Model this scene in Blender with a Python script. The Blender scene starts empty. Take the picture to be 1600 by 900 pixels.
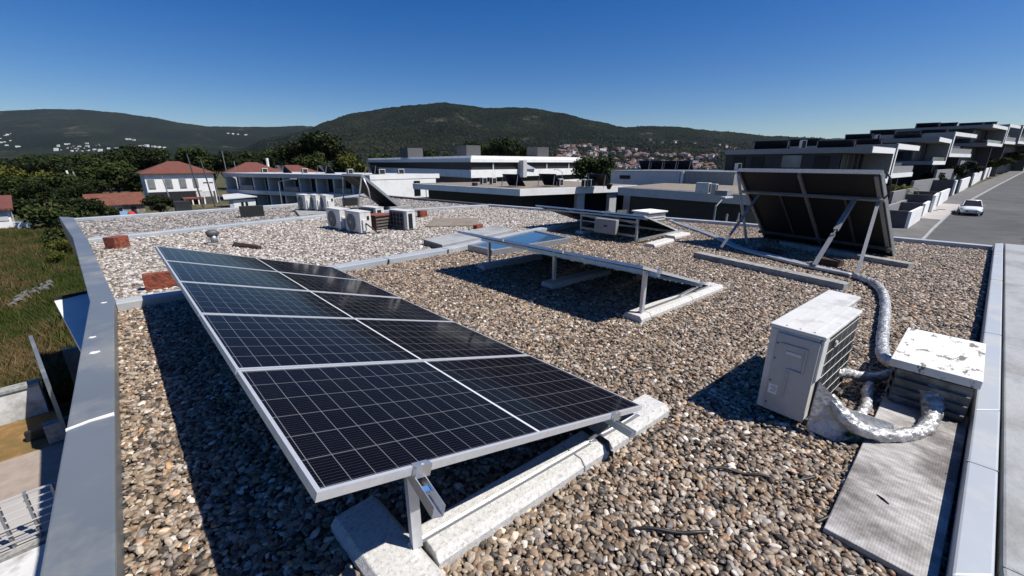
import bpy, math, random
from math import sin, cos, pi, radians, sqrt, atan2
from mathutils import Vector, Matrix, noise as mnoise
import numpy as np
random.seed(7)
rng = np.random.default_rng(11)
S = bpy.context.scene
COL = S.collection

# ------------------------------------------------------------------ camera, sky, sun, exposure
CAM_H = 1.84
YAW = radians(43.81)          # clockwise from +Y
cam = bpy.data.cameras.new('camera')
cam.sensor_width = 36.0
cam.lens = 640.55 / 1600 * 36
cam.clip_start = 0.05
cam.clip_end = 30000
co = bpy.data.objects.new('camera', cam)
COL.objects.link(co)
co.location = (0, 0, CAM_H)
co.rotation_euler = (pi / 2 - radians(16.993), 0, -YAW)
S.camera = co

SUN = Vector((0.30, -0.50, 0.85)).normalized()
w = bpy.data.worlds.new('World')
S.world = w
w.use_nodes = True
wn = w.node_tree
bg = wn.nodes['Background']
sky = wn.nodes.new('ShaderNodeTexSky')
sky.sky_type = 'NISHITA'
sky.sun_disc = False
sky.sun_elevation = math.asin(SUN.z)
sky.sun_rotation = atan2(SUN.x, SUN.y)
sky.altitude = 300
sky.air_density = 1.0
sky.dust_density = 0.45
sky.ozone_density = 4.0
hsv = wn.nodes.new('ShaderNodeHueSaturation')      # deeper blue, as the clear sky was
hsv.inputs['Saturation'].default_value = 1.42
hsv.inputs['Hue'].default_value = .514
wn.links.new(sky.outputs[0], hsv.inputs['Color'])
wn.links.new(hsv.outputs[0], bg.inputs[0])
bg.inputs[1].default_value = 0.074
sl = bpy.data.lights.new('sun', 'SUN')
sl.energy = 5.0
sl.angle = radians(0.5)
sl.color = (1.0, 0.955, 0.89)
so = bpy.data.objects.new('sun', sl)
COL.objects.link(so)
so.rotation_euler = (-SUN).to_track_quat('-Z', 'Y').to_euler()
S.view_settings.view_transform = 'Standard'
S.view_settings.look = 'None'
S.view_settings.exposure = 0.32
S.view_settings.gamma = 1.0
S.render.engine = 'CYCLES'
S.cycles.max_bounces = 6
S.cycles.diffuse_bounces = 1
S.cycles.volume_bounces = 0

# ------------------------------------------------------------------ helpers
def tag(o, label=None, cat=None, group=None, kind=None):
    if label: o['label'] = label
    if cat: o['category'] = cat
    if group: o['group'] = group
    if kind: o['kind'] = kind
    return o

def thing(name, label, cat, loc=(0, 0, 0), rz=0, group=None):
    o = bpy.data.objects.new(name, None)
    COL.objects.link(o)
    o.empty_display_size = 0.2
    o.location = loc
    o.rotation_euler = (0, 0, rz)
    return tag(o, label, cat, group)

def copy_tree(o, parent=None):
    c = o.copy()
    COL.objects.link(c)
    c.parent = parent
    for ch in list(o.children):
        copy_tree(ch, c)
    return c

class MB:
    def __init__(s):
        s.v = []; s.f = []; s.m = []
    def add(s, vs, fs, mi=0):
        b = len(s.v)
        s.v += [tuple(p) for p in vs]
        s.f += [tuple(b + i for i in f) for f in fs]
        s.m += [mi] * len(fs)
        return s
    def box(s, c, d, rz=0, mi=0, R=None):
        M = R if R is not None else Matrix.Rotation(rz, 3, 'Z')
        vs = []
        for i in (-.5, .5):
            for j in (-.5, .5):
                for k in (-.5, .5):
                    vs.append(Vector(c) + M @ Vector((i * d[0], j * d[1], k * d[2])))
        return s.add(vs, [(0, 1, 3, 2), (4, 6, 7, 5), (0, 4, 5, 1), (2, 3, 7, 6), (0, 2, 6, 4), (1, 5, 7, 3)], mi)
    def bx(s, x0, x1, y0, y1, z0, z1, mi=0):
        return s.box(((x0 + x1) / 2, (y0 + y1) / 2, (z0 + z1) / 2), (abs(x1 - x0), abs(y1 - y0), abs(z1 - z0)), 0, mi)
    def prism(s, poly, z0, z1, mi=0):
        n = len(poly)
        a = sum(poly[i][0] * poly[(i + 1) % n][1] - poly[(i + 1) % n][0] * poly[i][1] for i in range(n))
        if a < 0: poly = poly[::-1]
        g = lambda z, i: z[i] if hasattr(z, '__len__') else z
        vs = [(p[0], p[1], g(z0, 0) if hasattr(z0, '__len__') else z0) for p in poly] + [(p[0], p[1], z1) for p in poly]
        fs = [tuple(range(n - 1, -1, -1)), tuple(range(n, 2 * n))]
        fs += [(i, (i + 1) % n, n + (i + 1) % n, n + i) for i in range(n)]
        return s.add(vs, fs, mi)
    def strip(s, inner, outer, z0, z1, mi=0):
        for i in range(len(inner) - 1):
            s.prism([inner[i], inner[i + 1], outer[i + 1], outer[i]], z0, z1, mi)
        return s
    def bar(s, p0, p1, w, h, mi=0, up=(0, 0, 1)):
        p0 = Vector(p0); p1 = Vector(p1)
        d = p1 - p0; L = d.length; d.normalize()
        u = Vector(up)
        if abs(d.dot(u)) > 0.98: u = Vector((1, 0, 0))
        a = d.cross(u).normalized(); b = a.cross(d).normalized()
        R = Matrix((d, a, b)).transposed()
        return s.box((p0 + p1) / 2, (L, w, h), 0, mi, R)
    def tube(s, pts, r, seg=10, mi=0, crumple=0.0, cap=True):
        pts = [Vector(p) for p in pts]; n = len(pts)
        prev = None; rings = []
        for i, p in enumerate(pts):
            t = (pts[min(i + 1, n - 1)] - pts[max(i - 1, 0)]).normalized()
            if prev is None:
                u = Vector((0, 0, 1)) if abs(t.z) < .9 else Vector((1, 0, 0))
                a = t.cross(u).normalized()
            else:
                a = (prev - t * prev.dot(t)).normalized()
            prev = a; b = t.cross(a)
            rr = r[i] if hasattr(r, '__len__') else r
            ring = []
            for k in range(seg):
                an = 2 * pi * k / seg
                q = rr * (1 + crumple * (.6 * mnoise.noise(Vector((p.x * 14 + k * 1.7, p.y * 14, p.z * 14 + k))) + .9 * mnoise.noise(Vector((p.x * 26 + 3 * cos(an), p.y * 26 + 3 * sin(an), p.z * 26)))))
                ring.append(p + a * cos(an) * q + b * sin(an) * q)
            rings.append(ring)
        vs = [v for rg in rings for v in rg]
        fs = []
        for i in range(n - 1):
            for k in range(seg):
                fs.append((i * seg + k, i * seg + (k + 1) % seg, (i + 1) * seg + (k + 1) % seg, (i + 1) * seg + k))
        if cap:
            fs.append(tuple(range(seg - 1, -1, -1)))
            fs.append(tuple((n - 1) * seg + k for k in range(seg)))
        return s.add(vs, fs, mi)
    def cyl(s, p0, p1, r, seg=12, mi=0, r2=None):
        return s.tube([p0, p1], [r, r if r2 is None else r2], seg, mi)
    def disc_ring(s, c, n, r0, r1, t, seg=24, mi=0):
        n = Vector(n).normalized(); c = Vector(c)
        u = Vector((0, 0, 1)) if abs(n.z) < .9 else Vector((1, 0, 0))
        a = n.cross(u).normalized(); b = n.cross(a)
        vs = []
        for k in range(seg):
            an = 2 * pi * k / seg
            e = a * cos(an) + b * sin(an)
            vs += [c + e * r0, c + e * r1, c + e * r0 + n * t, c + e * r1 + n * t]
        fs = []
        for k in range(seg):
            i = 4 * k; j = 4 * ((k + 1) % seg)
            fs += [(i + 2, i + 3, j + 3, j + 2), (i, j, j + 1, i + 1), (i + 1, j + 1, j + 3, i + 3), (i, i + 2, j + 2, j)]
        return s.add(vs, fs, mi)
    def build(s, name, mats, parent=None, world=True, smooth=False, bevel=0.0, label=None):
        me = bpy.data.meshes.new(name)
        off = Vector((0, 0, 0))
        vs = s.v
        if parent is not None and world:
            P = parent; M = Matrix.Identity(4); ch = []
            while P is not None:
                ch.append(P); P = P.parent
            for q in ch[::-1]:
                M = M @ (Matrix.Translation(q.location) @ Matrix.Rotation(q.rotation_euler.z, 4, 'Z'))
            Mi = M.inverted()
            vs = [tuple(Mi @ Vector(p)) for p in vs]
        me.from_pydata(vs, [], s.f)
        if not isinstance(mats, (list, tuple)): mats = [mats]
        for m in mats: me.materials.append(m)
        me.polygons.foreach_set('material_index', s.m)
        if smooth: me.polygons.foreach_set('use_smooth', [True] * len(s.f))
        me.update()
        o = bpy.data.objects.new(name, me)
        COL.objects.link(o)
        o.parent = parent
        if bevel:
            b = o.modifiers.new('bevel', 'BEVEL')
            b.width = bevel; b.segments = 2; b.limit_method = 'ANGLE'; b.angle_limit = radians(40)
        if label: o['label'] = label
        return o

def nd(nt, t, **k):
    n = nt.nodes.new(t)
    for a, b in k.items(): setattr(n, a, b)
    return n

def mth(nt, op, a, b=None, c=None):
    n = nt.nodes.new('ShaderNodeMath'); n.operation = op
    for i, x in enumerate((a, b, c)):
        if x is None: continue
        if isinstance(x, (int, float)): n.inputs[i].default_value = x
        else: nt.links.new(x, n.inputs[i])
    return n.outputs[0]

def mixc(nt, fac, a, b, bt='MIX'):
    n = nt.nodes.new('ShaderNodeMix'); n.data_type = 'RGBA'; n.blend_type = bt
    for sck, x in ((n.inputs[0], fac), (n.inputs[6], a), (n.inputs[7], b)):
        if isinstance(x, (int, float)): sck.default_value = x
        elif isinstance(x, tuple): sck.default_value = (*x, 1) if len(x) == 3 else x
        else: nt.links.new(x, sck)
    return n.outputs[2]

def ramp(nt, fac, stops):
    n = nt.nodes.new('ShaderNodeValToRGB')
    e = n.color_ramp.elements
    while len(e) < len(stops): e.new(0.5)
    for i, (p, c) in enumerate(stops):
        e[i].position = p
        e[i].color = (*c, 1) if not isinstance(c, (int, float)) else (c, c, c, 1)
    nt.links.new(fac, n.inputs[0])
    return n.outputs[0]

def noi(nt, vec, scale, detail=4, rough=0.55):
    n = nt.nodes.new('ShaderNodeTexNoise')
    n.inputs['Scale'].default_value = scale
    n.inputs['Detail'].default_value = detail
    n.inputs['Roughness'].default_value = rough
    if vec is not None: nt.links.new(vec, n.inputs['Vector'])
    return n.outputs[0]

MATS = {}
def mat(name, c1, c2=None, rough=.6, metal=0., scale=6., bump=0., bscale=30., spec=.5, coords='Object', stain=None, stscale=1.5, detail=5, c3=None):
    m = bpy.data.materials.new(name); m.use_nodes = True
    nt = m.node_tree
    p = nt.nodes['Principled BSDF']
    tc = nd(nt, 'ShaderNodeTexCoord'); vec = tc.outputs[coords]
    if c2 is None: c2 = tuple(x * .8 for x in c1)
    f = noi(nt, vec, scale, detail)
    st = [(.35, c1), (.65, c2)]
    if c3: st = [(.32, c1), (.5, c2), (.68, c3)]
    col = ramp(nt, f, st)
    if stain:
        g = ramp(nt, noi(nt, vec, stscale, 6, .65), [(.5, 0.), (.66, 1.)])
        col = mixc(nt, g, col, stain)
    nt.links.new(col, p.inputs['Base Color'])
    p.inputs['Roughness'].default_value = rough
    p.inputs['Metallic'].default_value = metal
    p.inputs['Specular IOR Level'].default_value = spec
    r2 = mth(nt, 'MULTIPLY_ADD', f, .25, rough - .12)
    nt.links.new(r2, p.inputs['Roughness'])
    if bump:
        b = nd(nt, 'ShaderNodeBump'); b.inputs['Strength'].default_value = bump
        b.inputs['Distance'].default_value = .02
        nt.links.new(noi(nt, vec, bscale, 4), b.inputs['Height'])
        nt.links.new(b.outputs[0], p.inputs['Normal'])
    MATS[name] = m
    return m

M = {}
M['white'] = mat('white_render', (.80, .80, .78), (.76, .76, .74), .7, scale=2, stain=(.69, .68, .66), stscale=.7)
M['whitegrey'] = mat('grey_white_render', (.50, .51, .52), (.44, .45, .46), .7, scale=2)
M['grey'] = mat('grey_paint_and_shaded_white', (.26, .26, .26), (.22, .22, .22), .6, scale=3)  # real grey paint; on the terrace slabs, white darkened for shade
M['dkgrey'] = mat('dark_grey_paint', (.075, .075, .078), (.06, .06, .062), .6, scale=3)
M['vdark'] = mat('dark_cladding', (.018, .018, .02), (.012, .012, .013), .5, scale=3)
M['glass'] = mat('dark_glass', (.010, .011, .013), (.007, .008, .009), .34, scale=1, spec=.25)
M['paleglass'] = mat('curtained_glass', (.22, .24, .24), (.13, .15, .15), .2, scale=.6)
M['alu'] = mat('mill_aluminium', (.70, .71, .72), (.60, .61, .62), .38, metal=.85, scale=14)
M['alu_w'] = mat('anodised_frame', (.75, .76, .77), (.66, .67, .68), .42, metal=.55, scale=20)
M['galv'] = mat('galvanised_steel', (.36, .37, .38), (.26, .27, .28), .5, metal=.6, scale=25)
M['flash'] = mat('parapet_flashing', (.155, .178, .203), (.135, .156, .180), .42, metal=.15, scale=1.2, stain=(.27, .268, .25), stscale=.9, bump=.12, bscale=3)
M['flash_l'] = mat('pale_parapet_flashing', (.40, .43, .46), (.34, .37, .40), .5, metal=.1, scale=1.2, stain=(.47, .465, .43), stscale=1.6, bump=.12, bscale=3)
M['sealant'] = mat('white_sealant', (.78, .78, .77), (.7, .7, .7), .6)
M['membrane'] = mat('roof_membrane', (.34, .35, .35), (.29, .30, .30), .7, scale=4, bump=.3, bscale=20, stain=(.22, .22, .21))
M['conc'] = mat('speckled_concrete', (.62, .61, .58), (.52, .51, .48), .85, scale=40, bump=.35, bscale=160, stain=(.36, .35, .33), stscale=48)
M['conc_d'] = mat('weathered_concrete', (.33, .33, .31), (.25, .25, .24), .85, scale=12, bump=.4, bscale=90, stain=(.16, .16, .15), stscale=6)
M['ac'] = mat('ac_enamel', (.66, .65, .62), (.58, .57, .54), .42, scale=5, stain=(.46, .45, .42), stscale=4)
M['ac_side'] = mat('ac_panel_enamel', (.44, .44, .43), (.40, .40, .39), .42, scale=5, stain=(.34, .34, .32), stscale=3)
M['louvre'] = mat('weathered_louvre', (.13, .135, .14), (.09, .093, .097), .8, scale=5, stain=(.30, .295, .28), stscale=4, bump=.4, bscale=25)
M['coil'] = mat('coil_fins', (.022, .024, .028), (.014, .015, .018), .5, metal=.3, scale=60)
M['black'] = mat('black_plastic', (.012, .012, .013), (.018, .018, .018), .5, scale=9)
M['rubber'] = mat('black_strap', (.03, .03, .032), (.02, .02, .02), .7)
M['brick'] = mat('red_brick', (.30, .075, .035), (.17, .04, .022), .85, scale=16, bump=.8, bscale=45, stain=(.06, .025, .02), stscale=14)
M['terra'] = mat('terracotta', (.22, .07, .045), (.15, .05, .035), .8, scale=9)
M['wood'] = mat('dark_wood', (.055, .033, .02), (.03, .018, .012), .8, scale=10, bump=.5, bscale=30)
M['mat'] = mat('rusty_sheet', (.24, .20, .155), (.17, .14, .11), .85, scale=3, bump=.4, bscale=14)
M['asphalt'] = mat('asphalt', (.072, .072, .072), (.056, .056, .056), .9, scale=.35, bump=.2, bscale=60, stain=(.092, .09, .087), stscale=.15)
M['pave'] = mat('pavement_stone', (.135, .13, .122), (.105, .10, .095), .9, scale=1.2, bump=.2, bscale=20)
M['pavel'] = mat('pale_pavement', (.40, .375, .35), (.34, .32, .30), .9, scale=1.2, bump=.2, bscale=20)
M['kerb'] = mat('kerb_stone', (.34, .34, .33), (.28, .28, .27), .85, scale=2)
M['trunk'] = mat('bark', (.06, .045, .03), (.035, .026, .018), .9, scale=8, bump=.5)
M['stonewall'] = mat('rubble_stone', (.28, .24, .19), (.16, .135, .105), .9, scale=1.4, bump=.8, bscale=4, stain=(.36, .34, .30), stscale=2.5)
M['oldwall'] = mat('lime_washed_wall', (.62, .62, .61), (.50, .50, .49), .85, scale=1.5, stain=(.28, .28, .26), stscale=1.1, bump=.3, bscale=12)
M['skyglass'] = mat('skylight_glass', (.035, .10, .19), (.03, .085, .17), .06, scale=1, spec=1.0)  # blue base colour stands in for the sky's reflection
M['carpaint'] = mat('white_car_paint', (.72, .73, .74), (.70, .71, .72), .25, scale=1)
M['lampwhite'] = mat('lamp_housing', (.45, .46, .47), (.4, .41, .42), .5)
M['red'] = mat('red_paint', (.45, .04, .04), (.38, .03, .03), .5)
M['redpad'] = mat('red_play_surface', (.24, .07, .06), (.2, .055, .05), .85)
M['bluepad'] = mat('blue_play_surface', (.20, .38, .60), (.17, .34, .55), .8)
M['drygrass'] = mat('dry_grass', (.30, .17, .06), (.20, .115, .035), .95, scale=2.2, bump=1, bscale=25, c3=(.12, .10, .03))
M['blockpave'] = mat('block_paving', (.34, .28, .23), (.27, .22, .18), .9, scale=3, bump=.5, bscale=12)
M['yellow'] = mat('yellow_cap', (.55, .33, .03), (.45, .25, .03), .6)
M['leafgreen'] = mat('weed_leaf', (.10, .20, .03), (.16, .26, .06), .6)

def tile_mat(name, c1, c2, sc):
    m = bpy.data.materials.new(name); m.use_nodes = True
    nt = m.node_tree; p = nt.nodes['Principled BSDF']
    tc = nd(nt, 'ShaderNodeTexCoord')
    f = noi(nt, tc.outputs['Object'], 1.1, 8, .7)
    f2 = noi(nt, tc.outputs['Object'], 9, 3)
    c = ramp(nt, mth(nt, 'MULTIPLY_ADD', f2, .5, mth(nt, 'MULTIPLY', f, .5)), [(.36, c1), (.62, c2)])
    sep = nd(nt, 'ShaderNodeSeparateXYZ'); nt.links.new(tc.outputs['Object'], sep.inputs[0])
    wv = mth(nt, 'SINE', mth(nt, 'MULTIPLY', mth(nt, 'ADD', sep.outputs[0], sep.outputs[1]), sc))
    c = mixc(nt, mth(nt, 'MULTIPLY_ADD', wv, .18, .2), c, (.03, .012, .01))
    nt.links.new(c, p.inputs['Base Color']); p.inputs['Roughness'].default_value = .85
    b = nd(nt, 'ShaderNodeBump'); b.inputs['Strength'].default_value = .6; b.inputs['Distance'].default_value = .06
    nt.links.new(wv, b.inputs['Height']); nt.links.new(b.outputs[0], p.inputs['Normal'])
    return m
M['tile'] = tile_mat('clay_roof_tiles', (.13, .038, .026), (.21, .07, .048), 17)
M['tile_old'] = tile_mat('weathered_roof_tiles', (.10, .03, .02), (.27, .10, .055), 14)

def foil_mat():
    m = bpy.data.materials.new('crumpled_foil'); m.use_nodes = True
    nt = m.node_tree; p = nt.nodes['Principled BSDF']
    p.inputs['Metallic'].default_value = .55
    tc = nd(nt, 'ShaderNodeTexCoord')
    v = nd(nt, 'ShaderNodeTexVoronoi'); v.inputs['Scale'].default_value = 26
    nt.links.new(tc.outputs['Object'], v.inputs['Vector'])
    n1 = noi(nt, tc.outputs['Object'], 38, 5, .6)
    c = ramp(nt, noi(nt, tc.outputs['Object'], 9, 4), [(.3, (.36, .36, .36)), (.7, (.58, .58, .57))])
    nt.links.new(c, p.inputs['Base Color'])
    nt.links.new(mth(nt, 'MULTIPLY_ADD', n1, .3, .28), p.inputs['Roughness'])
    b = nd(nt, 'ShaderNodeBump'); b.inputs['Strength'].default_value = .9; b.inputs['Distance'].default_value = .012
    nt.links.new(mth(nt, 'ADD', v.outputs['Distance'], n1), b.inputs['Height'])
    nt.links.new(b.outputs[0], p.inputs['Normal'])
    return m
M['foil'] = foil_mat()

def flaky_mat():
    m = bpy.data.materials.new('flaking_white_paint'); m.use_nodes = True
    nt = m.node_tree; p = nt.nodes['Principled BSDF']
    tc = nd(nt, 'ShaderNodeTexCoord')
    mp = nd(nt, 'ShaderNodeMapping'); mp.inputs['Scale'].default_value = (1.0, 2.2, 1)
    nt.links.new(tc.outputs['Object'], mp.inputs[0])
    f = noi(nt, mp.outputs[0], 5.0, 9, .68)
    g = ramp(nt, f, [(.56, 0.), (.60, 1.)])
    base = ramp(nt, noi(nt, tc.outputs['Object'], 3, 5), [(.3, (.74, .73, .69)), (.7, (.60, .59, .55))])
    c = mixc(nt, g, base, (.17, .15, .125))
    nt.links.new(c, p.inputs['Base Color']); p.inputs['Roughness'].default_value = .75
    b = nd(nt, 'ShaderNodeBump'); b.inputs['Strength'].default_value = .5; b.inputs['Distance'].default_value = .01
    nt.links.new(g, b.inputs['Height']); b.invert = True
    nt.links.new(b.outputs[0], p.inputs['Normal'])
    return m
M['flaky'] = flaky_mat()

def bitumen_mat():
    m = bpy.data.materials.new('corrugated_bitumen_sheet'); m.use_nodes = True
    nt = m.node_tree; p = nt.nodes['Principled BSDF']
    tc = nd(nt, 'ShaderNodeTexCoord'); vec = tc.outputs['Object']
    sep = nd(nt, 'ShaderNodeSeparateXYZ'); nt.links.new(vec, sep.inputs[0])
    wv = mth(nt, 'SINE', mth(nt, 'MULTIPLY', sep.outputs[1], 2 * pi / .012))
    mp = nd(nt, 'ShaderNodeMapping'); mp.inputs['Scale'].default_value = (6, 2.2, 1); nt.links.new(vec, mp.inputs[0])
    f = noi(nt, mp.outputs[0], 3.2, 8, .7)
    c = ramp(nt, f, [(.3, (.20, .185, .175)), (.5, (.34, .325, .31)), (.7, (.52, .51, .49))])
    patch = ramp(nt, noi(nt, vec, 1.5, 6, .68), [(.47, 0.), (.60, 1.)])
    c = mixc(nt, mth(nt, 'MULTIPLY', patch, .9), c, (.10, .088, .08))
    nt.links.new(c, p.inputs['Base Color']); p.inputs['Roughness'].default_value = .8
    b = nd(nt, 'ShaderNodeBump'); b.inputs['Strength'].default_value = .14; b.inputs['Distance'].default_value = .004
    nt.links.new(mth(nt, 'MULTIPLY_ADD', f, 2.0, wv), b.inputs['Height']); nt.links.new(b.outputs[0], p.inputs['Normal'])
    return m
M['bitumen'] = bitumen_mat()

PW, PH = 2.278, 1.134       # one panel
def cell_mat():
    m = bpy.data.materials.new('solar_cells'); m.use_nodes = True
    nt = m.node_tree; p = nt.nodes['Principled BSDF']
    tc = nd(nt, 'ShaderNodeTexCoord')
    sep = nd(nt, 'ShaderNodeSeparateXYZ'); nt.links.new(tc.outputs['Object'], sep.inputs[0])
    x, y = sep.outputs[0], sep.outputs[1]
    cx = (PW - .07) / 24; cy = (PH - .05) / 6
    def line(q, per, wd):
        fr = mth(nt, 'FRACT', mth(nt, 'ADD', mth(nt, 'DIVIDE', q, per), 100.0))
        d = mth(nt, 'ABSOLUTE', mth(nt, 'SUBTRACT', fr, .5))
        return mth(nt, 'GREATER_THAN', d, .5 - wd / per / 2)
    gx = line(mth(nt, 'SUBTRACT', x, PW / 2), cx, .0024)
    gy = line(mth(nt, 'SUBTRACT', y, PH / 2), cy, .0032)
    mid = mth(nt, 'LESS_THAN', mth(nt, 'ABSOLUTE', mth(nt, 'SUBTRACT', x, PW / 2)), .009)
    fine = line(y, cy / 10, .0011)
    f = noi(nt, tc.outputs['Object'], .8, 2)
    base = ramp(nt, f, [(.3, (.0025, .003, .006)), (.7, (.004, .0045, .009))])
    c = mixc(nt, mth(nt, 'MULTIPLY', fine, .5), base, (.10, .10, .11))
    c = mixc(nt, mth(nt, 'MULTIPLY', mth(nt, 'MAXIMUM', gx, gy), .6), c, (.27, .28, .30))
    c = mixc(nt, mid, c, (.55, .56, .57))
    dust = ramp(nt, noi(nt, tc.outputs['Object'], 3.5, 8, .7), [(.45, 0.), (.8, 1.)])
    c = mixc(nt, mth(nt, 'MULTIPLY', dust, .007), c, (.4, .36, .3))
    nt.links.new(c, p.inputs['Base Color'])
    p.inputs['IOR'].default_value = 1.22
    p.inputs['Specular IOR Level'].default_value = .10
    nt.links.new(mth(nt, 'MULTIPLY_ADD', dust, .1, .07), p.inputs['Roughness'])
    return m
M['cells'] = cell_mat()
M['backsheet'] = mat('panel_backsheet', (.010, .010, .011), (.008, .008, .009), .6, scale=3)
M['pv_far'] = mat('distant_solar_glass', (.010, .011, .016), (.014, .015, .02), .2, scale=2)

# ------------------------------------------------------------------ ground, hills, street
FH = Vector((sin(YAW), cos(YAW), 0)); RH = Vector((cos(YAW), -sin(YAW), 0))
F_H = 669.8; Y_H = 254.25; F_V = 700.0
def pol(px, D):                      # bearing of a far point and its forward distance
    return FH * D + RH * ((px - 800) / F_H * D)
def zat(y, D): return CAM_H + (Y_H - y) / F_V * D
def street_z(x): return -2.93 + .028 * (x - 60) if x > 20 else -4.05
def smooth(a, b, x):
    t = max(0., min(1., (x - a) / (b - a))); return t * t * (3 - 2 * t)
def gz(x, y):
    base = -5.5
    sx = street_z(x) - .12
    k = smooth(16, 30, x) * (1 - smooth(14, 34, y - .0 * x)) * (1 if y > -60 else 1)
    z = base * (1 - k) + sx * k
    d = sqrt(x * x + y * y)
    z += -7 * smooth(200, 700, d) * (1 - k)
    if k > 0: z -= 8 * smooth(190, 420, x) * k
    return z

def ground_mat():
    m = bpy.data.materials.new('rough_ground'); m.use_nodes = True
    nt = m.node_tree; p = nt.nodes['Principled BSDF']
    tc = nd(nt, 'ShaderNodeTexCoord'); vec = tc.outputs['Object']
    a = noi(nt, vec, .12, 6, .6); b = noi(nt, vec, 1.4, 6, .65)
    f = mth(nt, 'ADD', mth(nt, 'MULTIPLY', a, .6), mth(nt, 'MULTIPLY', b, .4))
    c = ramp(nt, f, [(.36, (.018, .026, .007)), (.46, (.040, .050, .014)), (.55, (.075, .062, .024)), (.64, (.15, .11, .055))])
    nt.links.new(c, p.inputs['Base Color']); p.inputs['Roughness'].default_value = .95
    bm = nd(nt, 'ShaderNodeBump'); bm.inputs['Strength'].default_value = 1; bm.inputs['Distance'].default_value = .25
    nt.links.new(b, bm.inputs['Height']); nt.links.new(bm.outputs[0], p.inputs['Normal'])
    return m
M['ground'] = ground_mat()

def ground():
    rs = [0.0] + list(np.geomspace(3, 9000, 90)); na = 160
    vs = [(0, 0, gz(0, 0))]; fs = []
    for r in rs[1:]:
        for k in range(na):
            an = 2 * pi * k / na; x, y = r * cos(an), r * sin(an)
            vs.append((x, y, gz(x, y)))
    for k in range(na): fs.append((0, 1 + k, 1 + (k + 1) % na))
    for i in range(len(rs) - 2):
        for k in range(na):
            a = 1 + i * na + k; b = 1 + i * na + (k + 1) % na
            fs.append((a, a + na, b + na, b))
    o = MB().add(vs, fs).build('ground', M['ground'], smooth=True)
    tag(o, kind='structure')
ground()

def forest_mat(name, c1, c2, c3, sc, clear):
    m = bpy.data.materials.new(name); m.use_nodes = True
    nt = m.node_tree; p = nt.nodes['Principled BSDF']
    tc = nd(nt, 'ShaderNodeTexCoord'); vec = tc.outputs['Object']
    a = noi(nt, vec, .0022, 8, .62); b = noi(nt, vec, sc, 5, .7)
    f = mth(nt, 'ADD', mth(nt, 'MULTIPLY', a, .62), mth(nt, 'MULTIPLY', b, .38))
    c = ramp(nt, f, [(.38, c1), (.52, c2), (.66, c3)])
    cl = ramp(nt, noi(nt, vec, .0042, 9, .74), [(.585, 0.), (.66, 1.)])
    c = mixc(nt, mth(nt, 'MULTIPLY', cl, clear), c, (.12, .105, .075))
    nt.links.new(c, p.inputs['Base Color']); p.inputs['Roughness'].default_value = 1
    p.inputs['Specular IOR Level'].default_value = 0
    bm = nd(nt, 'ShaderNodeBump'); bm.inputs['Strength'].default_value = 1; bm.inputs['Distance'].default_value = 14
    nt.links.new(b, bm.inputs['Height']); nt.links.new(bm.outputs[0], p.inputs['Normal'])
    return m
M['forest'] = forest_mat('pine_forest', (.004, .006, .0035), (.012, .016, .0075), (.034, .036, .020), .05, .6)
M['forest_far'] = forest_mat('far_pine_forest', (.008, .012, .009), (.014, .019, .0125), (.026, .031, .021), .02, .5)

def interp(tab, x):
    for (a, b), (c, d) in zip(tab, tab[1:]):
        if a <= x <= c:
            t = (x - a) / (c - a); t = t * t * (3 - 2 * t) * .5 + t * .5
            return b + (d - b) * t
    return tab[0][1] if x < tab[0][0] else tab[-1][1]

def lerp_tab(tab, x):
    return float(np.interp(x, [q[0] for q in tab], [q[1] for q in tab]))
RIDGE_A = [(-300, 182), (0, 178), (40, 176), (100, 174), (150, 174), (200, 178), (250, 185), (300, 194), (340, 199), (420, 200), (480, 198), (560, 206), (680, 212)]
RIDGE_B = [(330, 246), (380, 232), (430, 214), (480, 205), (520, 191), (560, 178), (620, 170), (660, 167), (700, 164), (735, 168), (760, 172), (820, 172), (870, 179), (930, 192), (975, 200), (1000, 198), (1050, 199), (1120, 206), (1200, 213), (1260, 217), (1330, 225), (1450, 240)]
RIDGE_C = [(1080, 246), (1200, 226), (1300, 217), (1420, 222), (1540, 212), (1620, 206), (1750, 214), (1900, 230)]
def hill_y(tab, px, s):
    top = interp(tab, px)
    return 264 - (264 - top) * s ** .85
def hill_z(tab, d0, d1, px, D, amp):
    s = max(0., min(1., (D - d0) / (d1 - d0)))
    z = zat(hill_y(tab, px, s), D)
    if D > d1: z -= (D - d1) * .35
    P = pol(px, D)
    n = mnoise.fractal(Vector((P.x * .0022, P.y * .0022, 1.3)), .9, 2.1, 6)
    z += n * amp * min(1, s * 3) * (1 - .75 * smooth(.82, 1.0, s)) - 6 * (1 - smooth(0, .08, s))
    n2 = mnoise.noise(Vector((P.x * .03, P.y * .03, 4.2))) + .7 * mnoise.noise(Vector((P.x * .07, P.y * .07, 9.2)))
    return z + n2 * 3.2 * min(1, s * 4)
def hill(name, tab, d0, d1, px0, px1, npx, nd_, amp, m):
    ds = list(np.linspace(d0 - 60, d1, nd_)) + [d1 + 60, d1 + 200, d1 + 600]
    vs = []; fs = []
    for D in ds:
        for i in range(npx):
            px = px0 + (px1 - px0) * i / (npx - 1)
            P = pol(px, D); vs.append((P.x, P.y, hill_z(tab, d0, d1, px, D, amp)))
    for j in range(len(ds) - 1):
        for i in range(npx - 1):
            a = j * npx + i; fs.append((a, a + 1, a + npx + 1, a + npx))
    tag(MB().add(vs, fs).build(name, m, smooth=True), kind='structure')
hill('hills', RIDGE_A, 1500, 4200, -300, 680, 420, 60, 26, M['forest_far'])
hill('hills', RIDGE_B, 900, 2600, 330, 1450, 620, 90, 30, M['forest'])
hill('hills', RIDGE_C, 2400, 5200, 1080, 1900, 200, 30, 30, M['forest_far'])

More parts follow.
